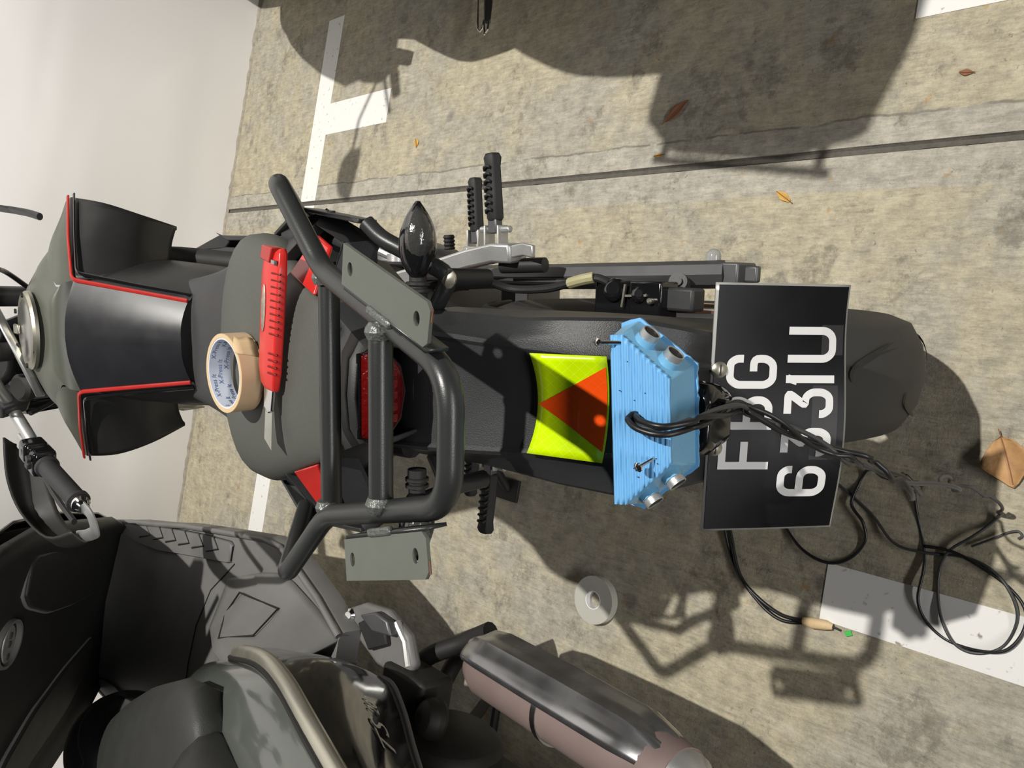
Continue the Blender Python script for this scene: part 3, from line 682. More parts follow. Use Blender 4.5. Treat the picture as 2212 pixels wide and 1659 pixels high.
# ---- foot pegs
def peg(base, tp, wd, name, br=None):
    base = V(base); tp = V(tp); d = (tp - base); l = d.length; d.normalize(); up = V((0, 0, 1)); sd = d.cross(up).normalized(); up = sd.cross(d)
    m = MB(); rings_ = []
    for t, w_, h_ in ((0, .78, .8), (.05, .95, .95), (.45, .9, .95), (.8, .84, .9), (.93, .95, 1.1), (1, .75, .8)):
        p = base + d * l * t
        rings_.append([p + sd * wd * w_ * .5 * x + up * .020 * h_ * .5 * z for x, z in ((-1, -.5), (-.7, .75), (-.2, 1), (.2, 1), (.7, .75), (1, -.5), (.5, -1), (-.5, -1))])
    pg = m.loft(rings_).build(name, 'rubber', bike, bevel=.0015)
    for k in range(7):
        t = .12 + k * .105; p = base + d * l * t + up * .0085
        q = MB(); q.tube([p - sd * wd * .31 - up * .001, p - sd * wd * .2 + d * .004 + up * .003, p + d * .0055 + up * .0035, p + sd * wd * .2 + d * .004 + up * .003], .0022, 6); q.build('peg_rib', 'rubber', pg)
    q = MB(); q.bar(base - d * .018, base + d * .004, wd * .6, .014); q.build('peg_neck', 'alu_dark', pg, bevel=.002)
    return pg
for s in (1, -1):
    peg((s * .190, .266, .481), (s * .286, .270, .486), .030, 'pillion_peg')
    peg((s * .178, .372, .420), (s * .264, .378, .421), .026, 'rider_peg')
    m = MB(); m.bar((s * .148, .252, .478), (s * .184, .252, .479), .003, .022, up=(0, 0, 1)); m.bar((s * .148, .280, .478), (s * .184, .280, .479), .003, .022); m.box((s * .149, .266, .478), (.008, .032, .024))
    m.lathe((s * .178, .235, .479), (0, 1, 0), [(.005, 0), (.005, .062)], 10)
    m.build('peg_bracket', 'alu_cast', bike, bevel=.002)
    m = MB(); m.loft([[V((s * (x + dx), y, z)) for dx, z in ((-.018, z0), (.010, z0 + .005), (.013, z0 - .032), (-.014, z0 - .036))] for x, y, z0 in ((.088, .47, .56), (.108, .40, .535), (.138, .305, .502), (.147, .26, .492), (.146, .225, .488))])
    m.build('peg_hanger', 'alu_cast', bike, bevel=.004)
    m = MB(); m.loft([[V((s * (x + dx), y, z)) for dx, z in ((-.01, .484), (.008, .486), (.008, .478), (-.01, .478))] for x, y in ((.146, .235), (.150, .205), (.147, .185))]); m.build('peg_tail', 'alu_cast', bike, bevel=.002)
    m = MB(); m.bar((s * .150, .385, .42), (s * .182, .385, .42), .003, .02); m.bar((s * .150, .36, .42), (s * .182, .36, .42), .003, .02); m.box((s * .145, .372, .42), (.02, .034, .03)); m.build('peg_bracket', 'alu_cast', bike, bevel=.002)
    m = MB(); m.tube([(s * .10, .40, .45), (s * .15, .38, .425)], .010, 10); m.build('peg_stay', 'alu_cast', bike)
m = MB(); m.lathe((.150, .425, .432), (1, 0, .1), [(.008, 0), (.010, .002), (.008, .005), (.010, .008), (.008, .011), (.010, .014), (.008, .017), (.010, .02), (.008, .024)], 14); m.build('spring_boot', 'rubber', bike)
m = MB(); m.tube([(.125, .262, .468), (.128, .19, .452)], .011, 12); m.build('pedal_cylinder', 'plastic_black', bike)
m = MB(); m.tube(fillet([(.135, .46, .52), (.15, .50, .53), (.10, .56, .55)], .02), .008, 10); m.lathe((.128, .452, .52), (1, 0, 0), [(.016, 0), (.016, .012)], 18); m.build('exhaust_clamp', 'alu_cast', bike)
# right hand frame guard
m = MB(); m.prism([(.143, 1.04, .605), (.171, .905, .605), (.163, .872, .60), (.146, .90, .60)], (0, 0, -.025)); m.prism([(.171, .905, .605), (.169, .78, .605), (.161, .68, .605), (.155, .68, .605), (.160, .79, .605), (.161, .88, .605)], (0, 0, -.018)); m.prism([(.135, 1.08, .60), (.150, .93, .60), (.143, .68, .60), (.124, .68, .60), (.124, .92, .60)], (0, 0, -.03)); m.build('frame_guard', 'plastic_black', bike, bevel=.002)

# ---- engine, frame, exhaust, front end
m = MB()
for s in (1, -1):
    m.tube(fillet([(s * .04, 1.03, .82), (s * .13, .92, .72), (s * .115, .70, .62), (s * .105, .52, .52), (s * .10, .46, .36)], .06), .02, 12)
    m.tube([(s * .09, .55, .62), (s * .10, .32, .74), (s * .075, .10, .76)], .014, 10)
m.build('frame', 'mech_black', bike, smooth=60)
m = MB(); m.box((0, .66, .36), (.24, .36, .22)); m.loft([[V((x, y + .30 * t, z + .06 + .22 * t)) for x, y, z in ((-.08, .70, .36), (.08, .70, .36), (.08, .84, .32), (-.08, .84, .32))] for t in (0, .3, .6, 1)])
m.lathe((.12, .62, .36), (1, 0, 0), [(.10, 0), (.095, .03), (.05, .045), (0, .046)], 28); m.lathe((-.12, .74, .34), (-1, 0, 0), [(.09, 0), (.085, .03), (0, .04)], 28)
m.build('engine', 'alu_dark', bike, bevel=.01)
m = MB()
for k in range(6): m.box((0, .80 + .04 * k * .9, .45 + .035 * k), (.20, .19, .006), Matrix.Rotation(R(-18), 3, 'X'))
m.build('cylinder_fins', 'alu_dark', bike)
m = MB(); m.tube(fillet([(0, 1.0, .50), (.03, 1.06, .34), (.05, .95, .20), (.06, .60, .17), (.05, .50, .17)], .08), .022, 12); m.box((.0, .60, .17), (.18, .30, .09)); m.build('exhaust_pipe', 'alu_dark', bike, smooth=50)
SAX = V((0, -.42, .91)).normalized(); SPV = V((0, 1.0, .88))
MST = Matrix.Translation(SPV) @ Matrix.Rotation(R(34), 4, SAX) @ Matrix.Translation(-SPV)   # steering turned to the left
def T(p): return MST @ V(p)
FA = V((0, 1.40, .30))
m = MB()
for s in (1, -1):
    m.tube([T((s * .095, 1.36, .33)), T((s * .095, 1.02, .955))], .019, 14); m.tube([T((s * .095, 1.40, .29)), T((s * .095, 1.24, .58))], .027, 14)
m.build('front_fork', 'alu_dark', bike, smooth=60)
fwax = (T(FA + V((1, 0, 0))) - T(FA))
make_wheel(bike, 'front', T(FA), fwax, .295, .055, .215, 5, grooves=False)
m = MB(); rings_ = []
for i in range(9):
    an = R(lerp(20, 170, i / 8)); rings_.append([T(FA + V((x, .33 * math.cos(an), (.325 + dz) * math.sin(an)))) for x, dz in ((-.065, -.04), (-.05, 0), (0, .01), (.05, 0), (.065, -.04))])
m.loft(rings_, caps=False, ringclosed=False).build('front_mudguard', 'gloss_black', bike, solid=.004)
m = MB(); m.prism([T(p) for p in ((-.125, 1.0, .945), (-.10, .955, .955), (-.05, .935, .96), (.05, .935, .96), (.10, .955, .955), (.125, 1.0, .945), (.09, 1.045, .93), (-.09, 1.045, .93))], SAX * .018); m.build('top_clamp', 'alu_cast', bike, bevel=.005)
m = MB()
for s in (1, -1):
    m.lathe(T((s * .095, 1.005, .962)), SAX, [(.024, 0), (.024, .012), (.018, .018), (0, .018)], 20); m.lathe(T((s * .04, .965, .972)), SAX, [(.016, 0), (.016, .022), (.018, .024), (.018, .04)], 16)
m.lathe(T((0, .985, .965)), SAX, [(.017, 0), (.017, .012), (.010, .02)], 20); m.build('fork_bolts', 'mech_black', bike)
m = MB(); m.lathe(T((.0, 1.10, .99)), T((0, 1.0, 1.03)) - T((0, 1.10, .99)), [(.05, -.02), (.058, 0), (.055, .02), (.04, .022)], 28); m.box(T((0, 1.11, .97)), (.19, .05, .05), MST); m.build('instrument_housing', 'plastic_black', bike, bevel=.006)
m = MB(); rings_ = []
for y, w_, z0, z1 in ((1.12, .10, .80, .96), (1.17, .11, .78, .95), (1.24, .075, .80, .92)): rings_.append([T((x * w_, y, z)) for x, z in ((-1, z0 + .03), (-.8, z1), (.8, z1), (1, z0 + .03), (.5, z0), (-.5, z0))])
m.loft(rings_).build('headlamp', 'gloss_black', bike, bevel=.008)
# handlebar, as turned: the left grip points back at the rider
HL = [V((.05, .93, .985)), V((-.03, .955, .985)), V((-.085, .972, .982)), V((-.128, 1.028, .955)), V((-.165, 1.050, .936)), V((-.205, 1.005, .925)), V((-.236, .972, .920)), V((-.280, .812, .906))]
HR = [V((.05, .93, .985)), V((.12, .925, .982)), V((.18, 1.00, .975)), V((.24, 1.12, .955)), V((.30, 1.24, .94))]
m = MB(); m.tube(catmull(HL, 5), .0105, 14); m.tube(catmull(HR, 5), .0105, 14); m.build('handlebar', 'alu_cast', bike, smooth=60)
gd = (HL[-1] - HL[-2]).normalized(); gp = HL[-2]; gl = (HL[-1] - HL[-2]).length
def grip(p, d, l):
    m = MB(); prof = [(.020, 0), (.020, .006), (.0165, .008)]
    for k in range(18): prof += [(.0165, .010 + k * (l - .02) / 18), (.0158, .010 + (k + .5) * (l - .02) / 18)]
    prof += [(.0165, l - .009), (.019, l - .007), (.019, l)]
    return MB().lathe(p, d, prof, 20).build('grip', 'grip_rubber', bike, smooth=50)
grip(gp + gd * .028, gd, gl - .028)
grip(HR[-2], (HR[-1] - HR[-2]).normalized(), .12)
MB().lathe(gp + gd * gl, gd, [(.012, 0), (.015, .003), (.015, .010), (.011, .013), (.012, .016), (.009, .022), (0, .023)], 20).build('bar_end', 'chrome', bike)
# switch pod
m = MB(); e2 = gd.cross(V((0, 0, 1))).normalized(); e3 = e2.cross(gd); MP = Matrix((gd, e2, e3)).transposed()
m.box(gp + gd * .0, (.048, .048, .040), MP); m.box(gp - gd * .016 - e2 * .012 + e3 * .006, (.034, .040, .040), MP)
pod = m.build('switch_pod', 'gloss_black', bike, bevel=.008, seg=3)
MB().box(gp + gd * .006 + e3 * .022 + e2 * .004, (.014, .012, .008), MP).build('switch_button', 'plastic_dark', pod, bevel=.002)
MB().box(gp - gd * .012 + e3 * .022 - e2 * .014, (.012, .016, .008), MP).build('switch_button', 'plastic_dark', pod, bevel=.002)
MB().lathe(gp + gd * .012 + e3 * .021 - e2 * .012, e3, [(.007, 0), (.006, .006), (0, .007)], 14).build('switch_button', 'plastic_dark', pod)
m = MB(); m.tube(catmull([gp - gd * .04 + V((0, .03, 0)), gp + V((-.01, .055, -.004)), gp + gd * .06 + V((-.045, .045, -.008)), gp + gd * .135 + V((-.06, .03, -.010))], 6), [.006] * 12 + [.007] * 7, 10, flat=.7); m.build('clutch_lever', 'plastic_black', bike)
m = MB(); m.lathe(gp - gd * .06 + V((0, .0, 0)), gd, [(.016, 0), (.016, .02)], 16); m.box(gp - gd * .05 + V((.004, .028, .002)), (.03, .03, .018), MP); m.build('lever_perch', 'alu_cast', bike, bevel=.003)
# hand guard: shell in front of the grip, bracket from the bar end
SH = [[V((-.225, 1.150, .940)), V((-.245, 1.165, .915)), V((-.24, 1.150, .88))], [V((-.300, 1.125, .945)), V((-.325, 1.14, .915)), V((-.315, 1.12, .875))], [V((-.365, 1.10, .932)), V((-.392, 1.105, .905)), V((-.380, 1.075, .868))], [V((-.388, .99, .918)), V((-.412, .985, .893)), V((-.400, .965, .862))], [V((-.350, .875, .905)), V((-.372, .868, .885)), V((-.362, .862, .862))]]
m = MB(); m.grid(SH, 4, 4); m.build('hand_guard', 'mech_black', bike, solid=.004, smooth=40)
m = MB(); pth = fillet([gp + gd * (gl + .012), V((-.292, .775, .900)), V((-.325, .775, .893)), V((-.352, .845, .886)), V((-.365, .89, .886))], .022, 6)
m.tube(pth, .0115, 10, flat=.35, up=(0, 0, 1)); m.build('guard_bracket', 'alu_cast', bike, smooth=60)
m = MB(); m.tube(catmull([V((.19, .955, .899)), V((.197, 1.0, .905)), V((.203, 1.06, .912)), V((.215, 1.18, .925)), V((.24, 1.22, .93))], 5), [.0065] * 21, 10, flat=.8); m.build('brake_lever', 'plastic_black', bike)
for pts in ([(-.10, 1.0, .95), (-.12, 1.08, .90), (-.06, 1.12, .84), (0, 1.10, .78)], [(-.16, 1.02, .92), (-.14, 1.06, .86), (-.07, 1.06, .80), (0, 1.02, .76)], [(.10, .96, .965), (.09, 1.05, .93), (.04, 1.1, .86), (0, 1.06, .80)]):
    MB().tube(catmull(pts, 6), .0045, 8).build('control_cable', 'cable', bike)
# side stand (reaches the floor) 
foot = MBIKE.inverted() @ V((-.235, 1.19, .012))
m = MB(); m.tube([V((-.10, .66, .26)), foot], [.013, .010], 12); m.build('side_stand', 'mech_black', bike)
m = MB(); m.box(foot, (.05, .07, .008), Matrix.Rotation(R(11.6), 3, 'Y')); m.build('stand_foot', 'mech_black', bike, bevel=.002)

# ------------------------------------------------------------------ things on the bike
def on_bike(name, label, cat, base):
    return thing(name, label, cat, MBIKE @ Matrix.Translation(V(base)))
# masking tape roll lying flat on the pillion seat
tp = on_bike('masking_tape_roll', 'roll of tan masking tape lying on the motorcycle seat beside the red knife', 'tape', (-.006, .2965, .8565))
RO, RI, HT = .0465, .0405, .027
MB().ringlathe((0, 0, 0), (0, 0, 1), [(RI + .0015, 0), (RO, 0), (RO, HT), (RI + .0015, HT)], 64).build('tape_layers', 'tape_tan', tp, smooth=40)
MB().ringlathe((0, 0, HT), (0, 0, 1), [(RI + .001, 0), (RO - .0003, 0), (RO - .0003, .0004), (RI + .001, .0004)], 64).build('tape_edge', 'tape_edge', tp)
core = MB().ringlathe((0, 0, 0), (0, 0, 1), [(RI - .001, 0), (RI + .0015, 0), (RI + .0015, HT), (RI - .001, HT)], 64).build('cardboard_core', 'tape_core', tp, smooth=40)
tv, tf = text_mesh('X-Press It', .15)
tw = max(v.x for v in tv)
for row in range(3):
    for k in range(5):
        a0 = k * 2 * PI / 5 + row * .45 + .35; sz = .0078
        vs = []
        for v in tv:
            an = a0 - v.x * sz / RI * 1.0; rr = RI - .0013
            vs.append(V((rr * math.cos(an), rr * math.sin(an), .0030 + row * .0082 + v.y * sz)))
        MB().add(vs, tf).build('printed_text', 'print_blue', core, weld=False)
m = MB(); pts = []
for j, zz in enumerate((.004, .012, .02, .0305)):
    pts.append([V(((RO + .0006 + .004 * max(0, i - 2) / 3 * (1 + .5 * math.sin(j * 2.1))) * math.cos(R(-62 + 5.5 * i + j * 2.5)), (RO + .0006 + .004 * max(0, i - 2) / 3 * (1 + .5 * math.sin(j * 2.1))) * math.sin(R(-62 + 5.5 * i + j * 2.5)), zz - .006 * max(0, i - 2) / 3 * (j == 3))) for i in range(6)])
m.loft(pts, caps=False, ringclosed=False).build('torn_tape_end', 'tape_edge', tp, solid=.0003)
# snap-off knife
kn = thing('utility_knife', 'red plastic snap-off utility knife with its blade out on the motorcycle seat', 'knife', MBIKE @ Matrix.Translation(V((.062, .2020, .8640))) @ Matrix.Rotation(R(172.5), 4, 'Z') @ Matrix.Rotation(R(4), 4, 'X') @ Matrix.Diagonal((1, 1.65, 0.95, 1)))
# knife frame: x towards the blade, y up the photo (ribs on -y side after turning), z up
def krow(x, y0, y1, z): return [V((x, y0 + .002, 0)), V((x, y1 - .002, 0)), V((x, y1, .003)), V((x, y1 - .0015, z * .8)), V((x, lerp(y0, y1, .62), z)), V((x, lerp(y0, y1, .38), z)), V((x, y0 + .0015, z * .8)), V((x, y0, .003))]
m = MB(); m.loft([krow(-.078, -.009, .010, .008), krow(-.074, -.0125, .0125, .0125), krow(-.050, -.0140, .0135, .0145), krow(0, -.0145, .0130, .0145), krow(.055, -.0140, .0120, .014), krow(.072, -.0125, .0100, .012), krow(.078, -.0105, .0085, .009)])
body = m.build('knife_body', 'knife_red', kn, smooth=50, bevel=.001)
for k in range(16):
    x = -.052 + k * .0072
    if 10 <= k <= 11: continue
    MB().box((x, .0090, .0112), (.0020, .0095, .0034), Matrix.Rotation(R(-28), 3, 'X')).build('grip_rib', 'red_dark', body, bevel=.0006)
m = MB(); m.add([V((x, y, .01495)) for x, y in [(-.034 + .026 * math.cos(a) + .022, -.0035 + .0030 * math.sin(a)) for a in [2 * PI * k / 24 for k in range(24)]]], [tuple(range(24))])
m.build('knife_label', 'knife_label', body, solid=.0004)
m = MB(); m.prism([(-.0785, -.008, .004), (-.064, -.010, .004), (-.062, .004, .004), (-.0785, .007, .004)], (0, 0, .0125)); m.build('end_cap', 'red_line', body, bevel=.001)
MB().box((-.064, .0085, .0142), (.004, .005, .003)).build('slider_catch', 'steel', body)
m = MB(); m.prism([(.076, -.0085, .003), (.101, -.0075, .003), (.106, .000, .003), (.101, .005, .003), (.076, .0065, .003)], (0, 0, .0045)); m.build('blade_sleeve', 'chrome', kn, bevel=.0012)
m = MB(); m.prism([(.100, -.0070, .0045), (.139, -.0070, .0045), (.147, .0050, .0045), (.100, .0035, .0045)], (0, 0, .0007)); m.build('blade', 'blade', kn)

# blue printed sensor box standing on the tail guard
SL = R(20)
bx1 = V((1, .085, 0)).normalized(); bx3 = V((0, -math.sin(SL), math.cos(SL))); bx3 = (bx3 - bx1 * bx3.dot(bx1)).normalized(); bx2 = bx1.cross(bx3).normalized()
if bx2.y > 0: bx2 = -bx2
bxo = V((.003, -.192, .781))
MBOX = MBIKE @ Matrix(((bx1.x, -bx2.x, bx3.x, bxo.x), (bx1.y, -bx2.y, bx3.y, bxo.y), (bx1.z, -bx2.z, bx3.z, bxo.z), (0, 0, 0, 1))) @ Matrix.Translation(V((0, 0, -.046)))
box = thing('sensor_box', 'light blue 3D-printed trapezoid sensor box standing on the motorcycle tail guard', 'sensor box', MBOX)
BD = .046
TZ = [(-.069, .0), (.069, .0), (.0695, -.009), (.034, -.047), (-.034, -.047), (-.0695, -.009)]
TB2 = [(-.0755, .002), (.0755, .002), (.0800, -.0135), (.0420, -.0590), (-.0420, -.0590), (-.0800, -.0135)]
TB = [(x * 1.03, y * 1.05 + .001) for x, y in TB2]
def ring_at(z, k=0.0, base=TZ):
    return [V((x * (1 + k), y * (1 + k * 1.6), z)) for x, y in base]
m = MB(); m.loft([ring_at(.004, 0, TB2), ring_at(BD - .004, 0)], caps=True); shell = m.build('box_shell', 'blue_print_side', box, bevel=.0015)
m = MB(); random.seed(3)
rough = []
for i in range(6):
    a, b = V(TB[i]), V(TB[(i + 1) % 6]); n = max(2, int((b - a).length / .004))
    for k in range(n): p = lerp(a, b, k / n); rough.append(V((p.x * (1 + random.uniform(-.008, .012)), p.y * (1 + random.uniform(-.012, .015)) , 0)))
m.prism(rough, (0, 0, .0045)); m.build('base_rim', 'blue_print', shell)
# ribbed lid: printed lines run across
m = MB(); rows = []; nst = 44
for i in range(nst + 1):
    y = lerp(0.0006, -.0474, i / nst)
    hw = .0695 if y > -.009 else lerp(.0698, .0342, (-y - .009) / .0384)
    z = BD - .0035 + (.0032 if (i % 4) in (1, 2) else .0022) - .0004 * (i % 8 == 0)
    rows.append([V((lerp(-hw, hw, k / 24), y, z + random.uniform(-.00018, .00018))) for k in range(25)])
m.loft(rows, caps=False, ringclosed=False)
lid = m.build('lid', 'blue_print', box, smooth=25, solid=.0035)
for k in range(9): MB().lathe((random.uniform(-.05, .05), random.uniform(-.042, -.004), BD), (0, 0, 1), [(.0005, -.001), (.0005, .0002)], 6).build('print_pinhole', 'mech_black', lid)
hole = MB().lathe((.0015, -.020, BD - .004), (0, 0, 1), [(.0052, 0), (.0052, .0042)], 18).build('cable_hole', 'mech_black', lid)
for (x, y, d) in ((.0635, -.006, V((.05, .80, .62))), (-.030, -.033, V((-.28, .50, .82)))):
    d = d.normalized(); p = V((x, y, BD)); sc = MB().lathe(p, d, [(.0016, -.004), (.0016, .014)], 10).build('screw', 'chrome', box)
    MB().lathe(p + d * .014, d, [(.0016, 0), (.0040, .0015), (.0042, .003), (.0025, .0046), (0, .005)], 16).build('screw_head', 'chrome', sc)
    q = MB(); hp = p + d * .0188; q.bar(hp + V((-.0022, 0, 0)), hp + V((.0022, 0, 0)), .0007, .0006); q.bar(hp + V((0, -.0022, 0)), hp + V((0, .0022, 0)), .0007, .0006); q.build('screw_recess', 'mech_black', sc)
for s in (1, -1):
    a, b = V((s * .0750, -.0112, 0)), V((s * .0380, -.0530, 0)); dr = (b - a).normalized(); nrm = V((s * .75, -.66, .22)).normalized()
    for t in (.30, .76):
        c = lerp(a, b, t) + V((0, 0, .026)) - nrm * .001
        tb = MB().ringlathe(c, nrm, [(.0070, 0), (.0080, 0), (.0080, .0105), (.0070, .0105)], 24).build('ultrasonic_sensor', 'alu_cast', box, smooth=50)
        MB().lathe(c, nrm, [(.0071, 0), (.0071, .0096), (0, .0098)], 20).build('sensor_mesh', 'sensor_face', tb)
        MB().ringlathe(c, nrm, [(.0080, -.002), (.0096, -.002), (.0088, .0045), (.0080, .0045)], 20).build('sensor_collar', 'blue_print_side', tb)

# cables from the box over the plate to the floor
def bw(p): return MBIKE @ V(p)
hole_w = MBOX @ V((.0015, -.020, BD - .002))
cab = thing('sensor_cable', 'twisted black cables from the blue box over the plate, coiling on the floor', 'cable', (-.15, .33, 0))
def cable(path, r, name='cable_strand', mt='cable', twist=0.0, ph=0.0, tl=.16):
    P_ = catmull(path, 8); out = []; acc = 0
    for i, p in enumerate(P_):
        if i: acc += (p - P_[i - 1]).length
        if twist:
            t = (P_[min(i + 1, len(P_) - 1)] - P_[max(i - 1, 0)]).normalized(); ref = V((0, 0, 1)) if abs(t.z) < .9 else V((1, 0, 0)); a = (ref - t * ref.dot(t)).normalized(); b = t.cross(a)
            p = p + (a * math.cos(acc / tl * 2 * PI + ph) + b * math.sin(acc / tl * 2 * PI + ph)) * twist
        out.append(p - V((-.15, .33, 0)))
    return MB().tube(out, r, 8).build(name, mt, cab, smooth=60)
top = [hole_w, hole_w + V((-.001, -.002, .008)), bw((.004, -.224, .784)), bw((.004, -.243, .779)), bw((.010, -.256, .752)), bw((.012, -.254, .712)), bw((.012, -.250, .682)), bw((.006, -.254, .668))]
mid1 = top + [bw((-.004, -.268, .648)), bw((-.020, -.284, .617)), bw((-.034, -.302, .590)), bw((-.045, -.325, .56))]
f_ = lambda x, y, z=.004: V((x, y, z))
cable(mid1 + [V((-.045, .235, .46)), V((-.043, .30, .25)), V((-.045, .40, .06)), f_(-.05, .44, .006), f_(-.10, .452), f_(-.126, .425), f_(-.155, .418), f_(-.185, .440), f_(-.200, .475), f_(-.190, .525), f_(-.155, .56), f_(-.10, .56)], .0026, twist=.0040, ph=0)
cable(mid1[:-3] + [bw((-.008, -.272, .640)), bw((-.028, -.292, .600)), bw((-.048, -.312, .565)), V((-.035, .215, .40)), V((-.032, .25, .30)), V((-.030, .262, .24)), V((-.033, .272, .17)), V((-.055, .240, .08)), f_(-.072, .252, .008), f_(-.113, .279), f_(-.147, .304), f_(-.190, .313), f_(-.232, .306), f_(-.264, .280), f_(-.268, .252), f_(-.25, .221), f_(-.214, .206), f_(-.184, .214), f_(-.157, .244), f_(-.145, .288), f_(-.147, .335), f_(-.146, .381), f_(-.108, .428), f_(-.07, .48), f_(-.05, .56)], .0022, mt='cable_grey', twist=.0036, ph=2)
cable(top[:-1] + [bw((.006, -.2545, .667)), bw((-.005, -.270, .645)), bw((-.024, -.288, .610)), bw((-.040, -.312, .57)), V((-.045, .25, .36)), V((-.040, .32, .2)), V((-.042, .37, .06)), f_(-.06, .36, .006), f_(-.156, .339), f_(-.224, .330), f_(-.262, .298), f_(-.272, .256), f_(-.256, .217), f_(-.216, .203), f_(-.185, .210), f_(-.156, .241), f_(-.142, .287), f_(-.145, .336)], .0024, twist=.0040, ph=4.2)
cable([f_(-.13, .60, .012), f_(-.165, .652), f_(-.200, .648), f_(-.261, .617), f_(-.293, .577), f_(-.311, .533), f_(-.306, .490)], .0034, twist=.0022)
cable([f_(-.128, .606, .012), f_(-.163, .658), f_(-.203, .652), f_(-.266, .620), f_(-.299, .577), f_(-.315, .533), f_(-.308, .490)], .0030, twist=.002, ph=3)
cable([f_(-.126, .277), f_(-.108, .252), f_(-.095, .235), f_(-.091, .224), f_(-.096, .219), f_(-.101, .223)], .0016, mt='cable_grey')
m = MB(); m.tube([V((-.306, .495, .006)) - V((-.15, .33, 0)), V((-.304, .478, .009)) - V((-.15, .33, 0)), V((-.300, .458, .009)) - V((-.15, .33, 0)), V((-.300, .448, .007)) - V((-.15, .33, 0))], [.006, .009, .008, .005], 10, flat=.8)
m.build('tape_wrap', 'leaf_pale' if 'leaf_pale' in MATS else 'tape_edge', cab, smooth=60)
mat('green_bit', (0.05, 0.5, 0.08), 0.5)
m = MB(); m.tube([V((-.300, .448, .006)) - V((-.15, .33, 0)), V((-.302, .436, .004)) - V((-.15, .33, 0))], .0018, 8); m.build('wire_tip', 'mech_black', cab)
tag(MB().box((-.303, .424, .0025), (.008, .010, .003), Matrix.Rotation(.5, 3, 'Z')).build('plastic_scrap', 'green_bit', bevel=.0006), 'tiny green plastic scrap on the white bay line by the taped cable end', 'scrap')

# ------------------------------------------------------------------ floor clutter
ct = thing('clear_tape_roll', 'roll of clear tape with a white core lying on the concrete floor', 'tape', (-.399, .905, 0))
MB().ringlathe((0, 0, 0), (0, 0, 1), [(.0185, .0005), (.047, .0005), (.047, .019), (.0185, .019)], 56).build('tape_layers', 'clear_tape', ct, smooth=40)
MB().ringlathe((0, 0, 0), (0, 0, 1), [(.0165, .0), (.0183, .0), (.0183, .0195), (.0165, .0195)], 40).build('tape_core', 'core_white', ct, smooth=40)
def leaf(loc, l, wd, rz, mt, label, curl=.2, name='dry_leaf'):
    m = MB(); n = 14; rows = []
    for i in range(n + 1):
        t = i / n; wv = wd * .5 * math.sin(PI * min(1, t ** .8)) ** .75 * (1 - .15 * math.sin(9 * t)); x = (t - .5) * l
        rows.append([V((x + .04 * l * abs(k), wv * k, curl * l * (abs(k) ** 1.5) * .5 * math.sin(PI * t) + curl * .25 * l * (2 * t - 1) ** 2 + .0015 + .003 * l * math.sin(20 * t + 3 * k))) for k in (-1, -.66, -.33, 0, .33, .66, 1)])
    m.loft(rows, caps=False, ringclosed=False)
    root = thing(name, label, 'leaf', Matrix.Translation(V(loc)) @ Matrix.Rotation(rz, 4, 'Z'))
    bl = m.build('leaf_blade', mt, root, smooth=60, solid=.0004)
    MB().tube([V((x, 0, curl * .25 * l * (2 * x / l) ** 2 + .0026)) for x in [lerp(-.62 * l, .48 * l, k / 10) for k in range(11)]], .0008, 6).build('leaf_stem', 'leaf_dark', root)
    return root
leaf((.004, .250, 0), .072, .058, R(200), 'leaf_brown', 'large curled brown dry leaf on the floor behind the rear wheel', .32)
leaf((.404, .648, 0), .036, .012, R(55), 'leaf_yellow', 'slim yellow dry leaf on the floor near the sealed joint', .12)
leaf((.582, .384, 0), .020, .009, R(80), 'leaf_dark', 'small reddish-brown leaf piece on the floor past the joint', .2)
leaf((.591, .905, 0), .060, .020, R(-50), 'leaf_dark', 'brown leaf lying in the dark top-box shadow on the floor', .12)
leaf((.618, 1.752, 0), .026, .018, R(20), 'leaf_yellow', 'small orange leaf flake on the floor near the short white stub line', .06)
leaf((.505, .93, 0), .024, .007, R(95), 'leaf_yellow', 'thin orange leaf sliver at the edge of the sealed joint band', .1)

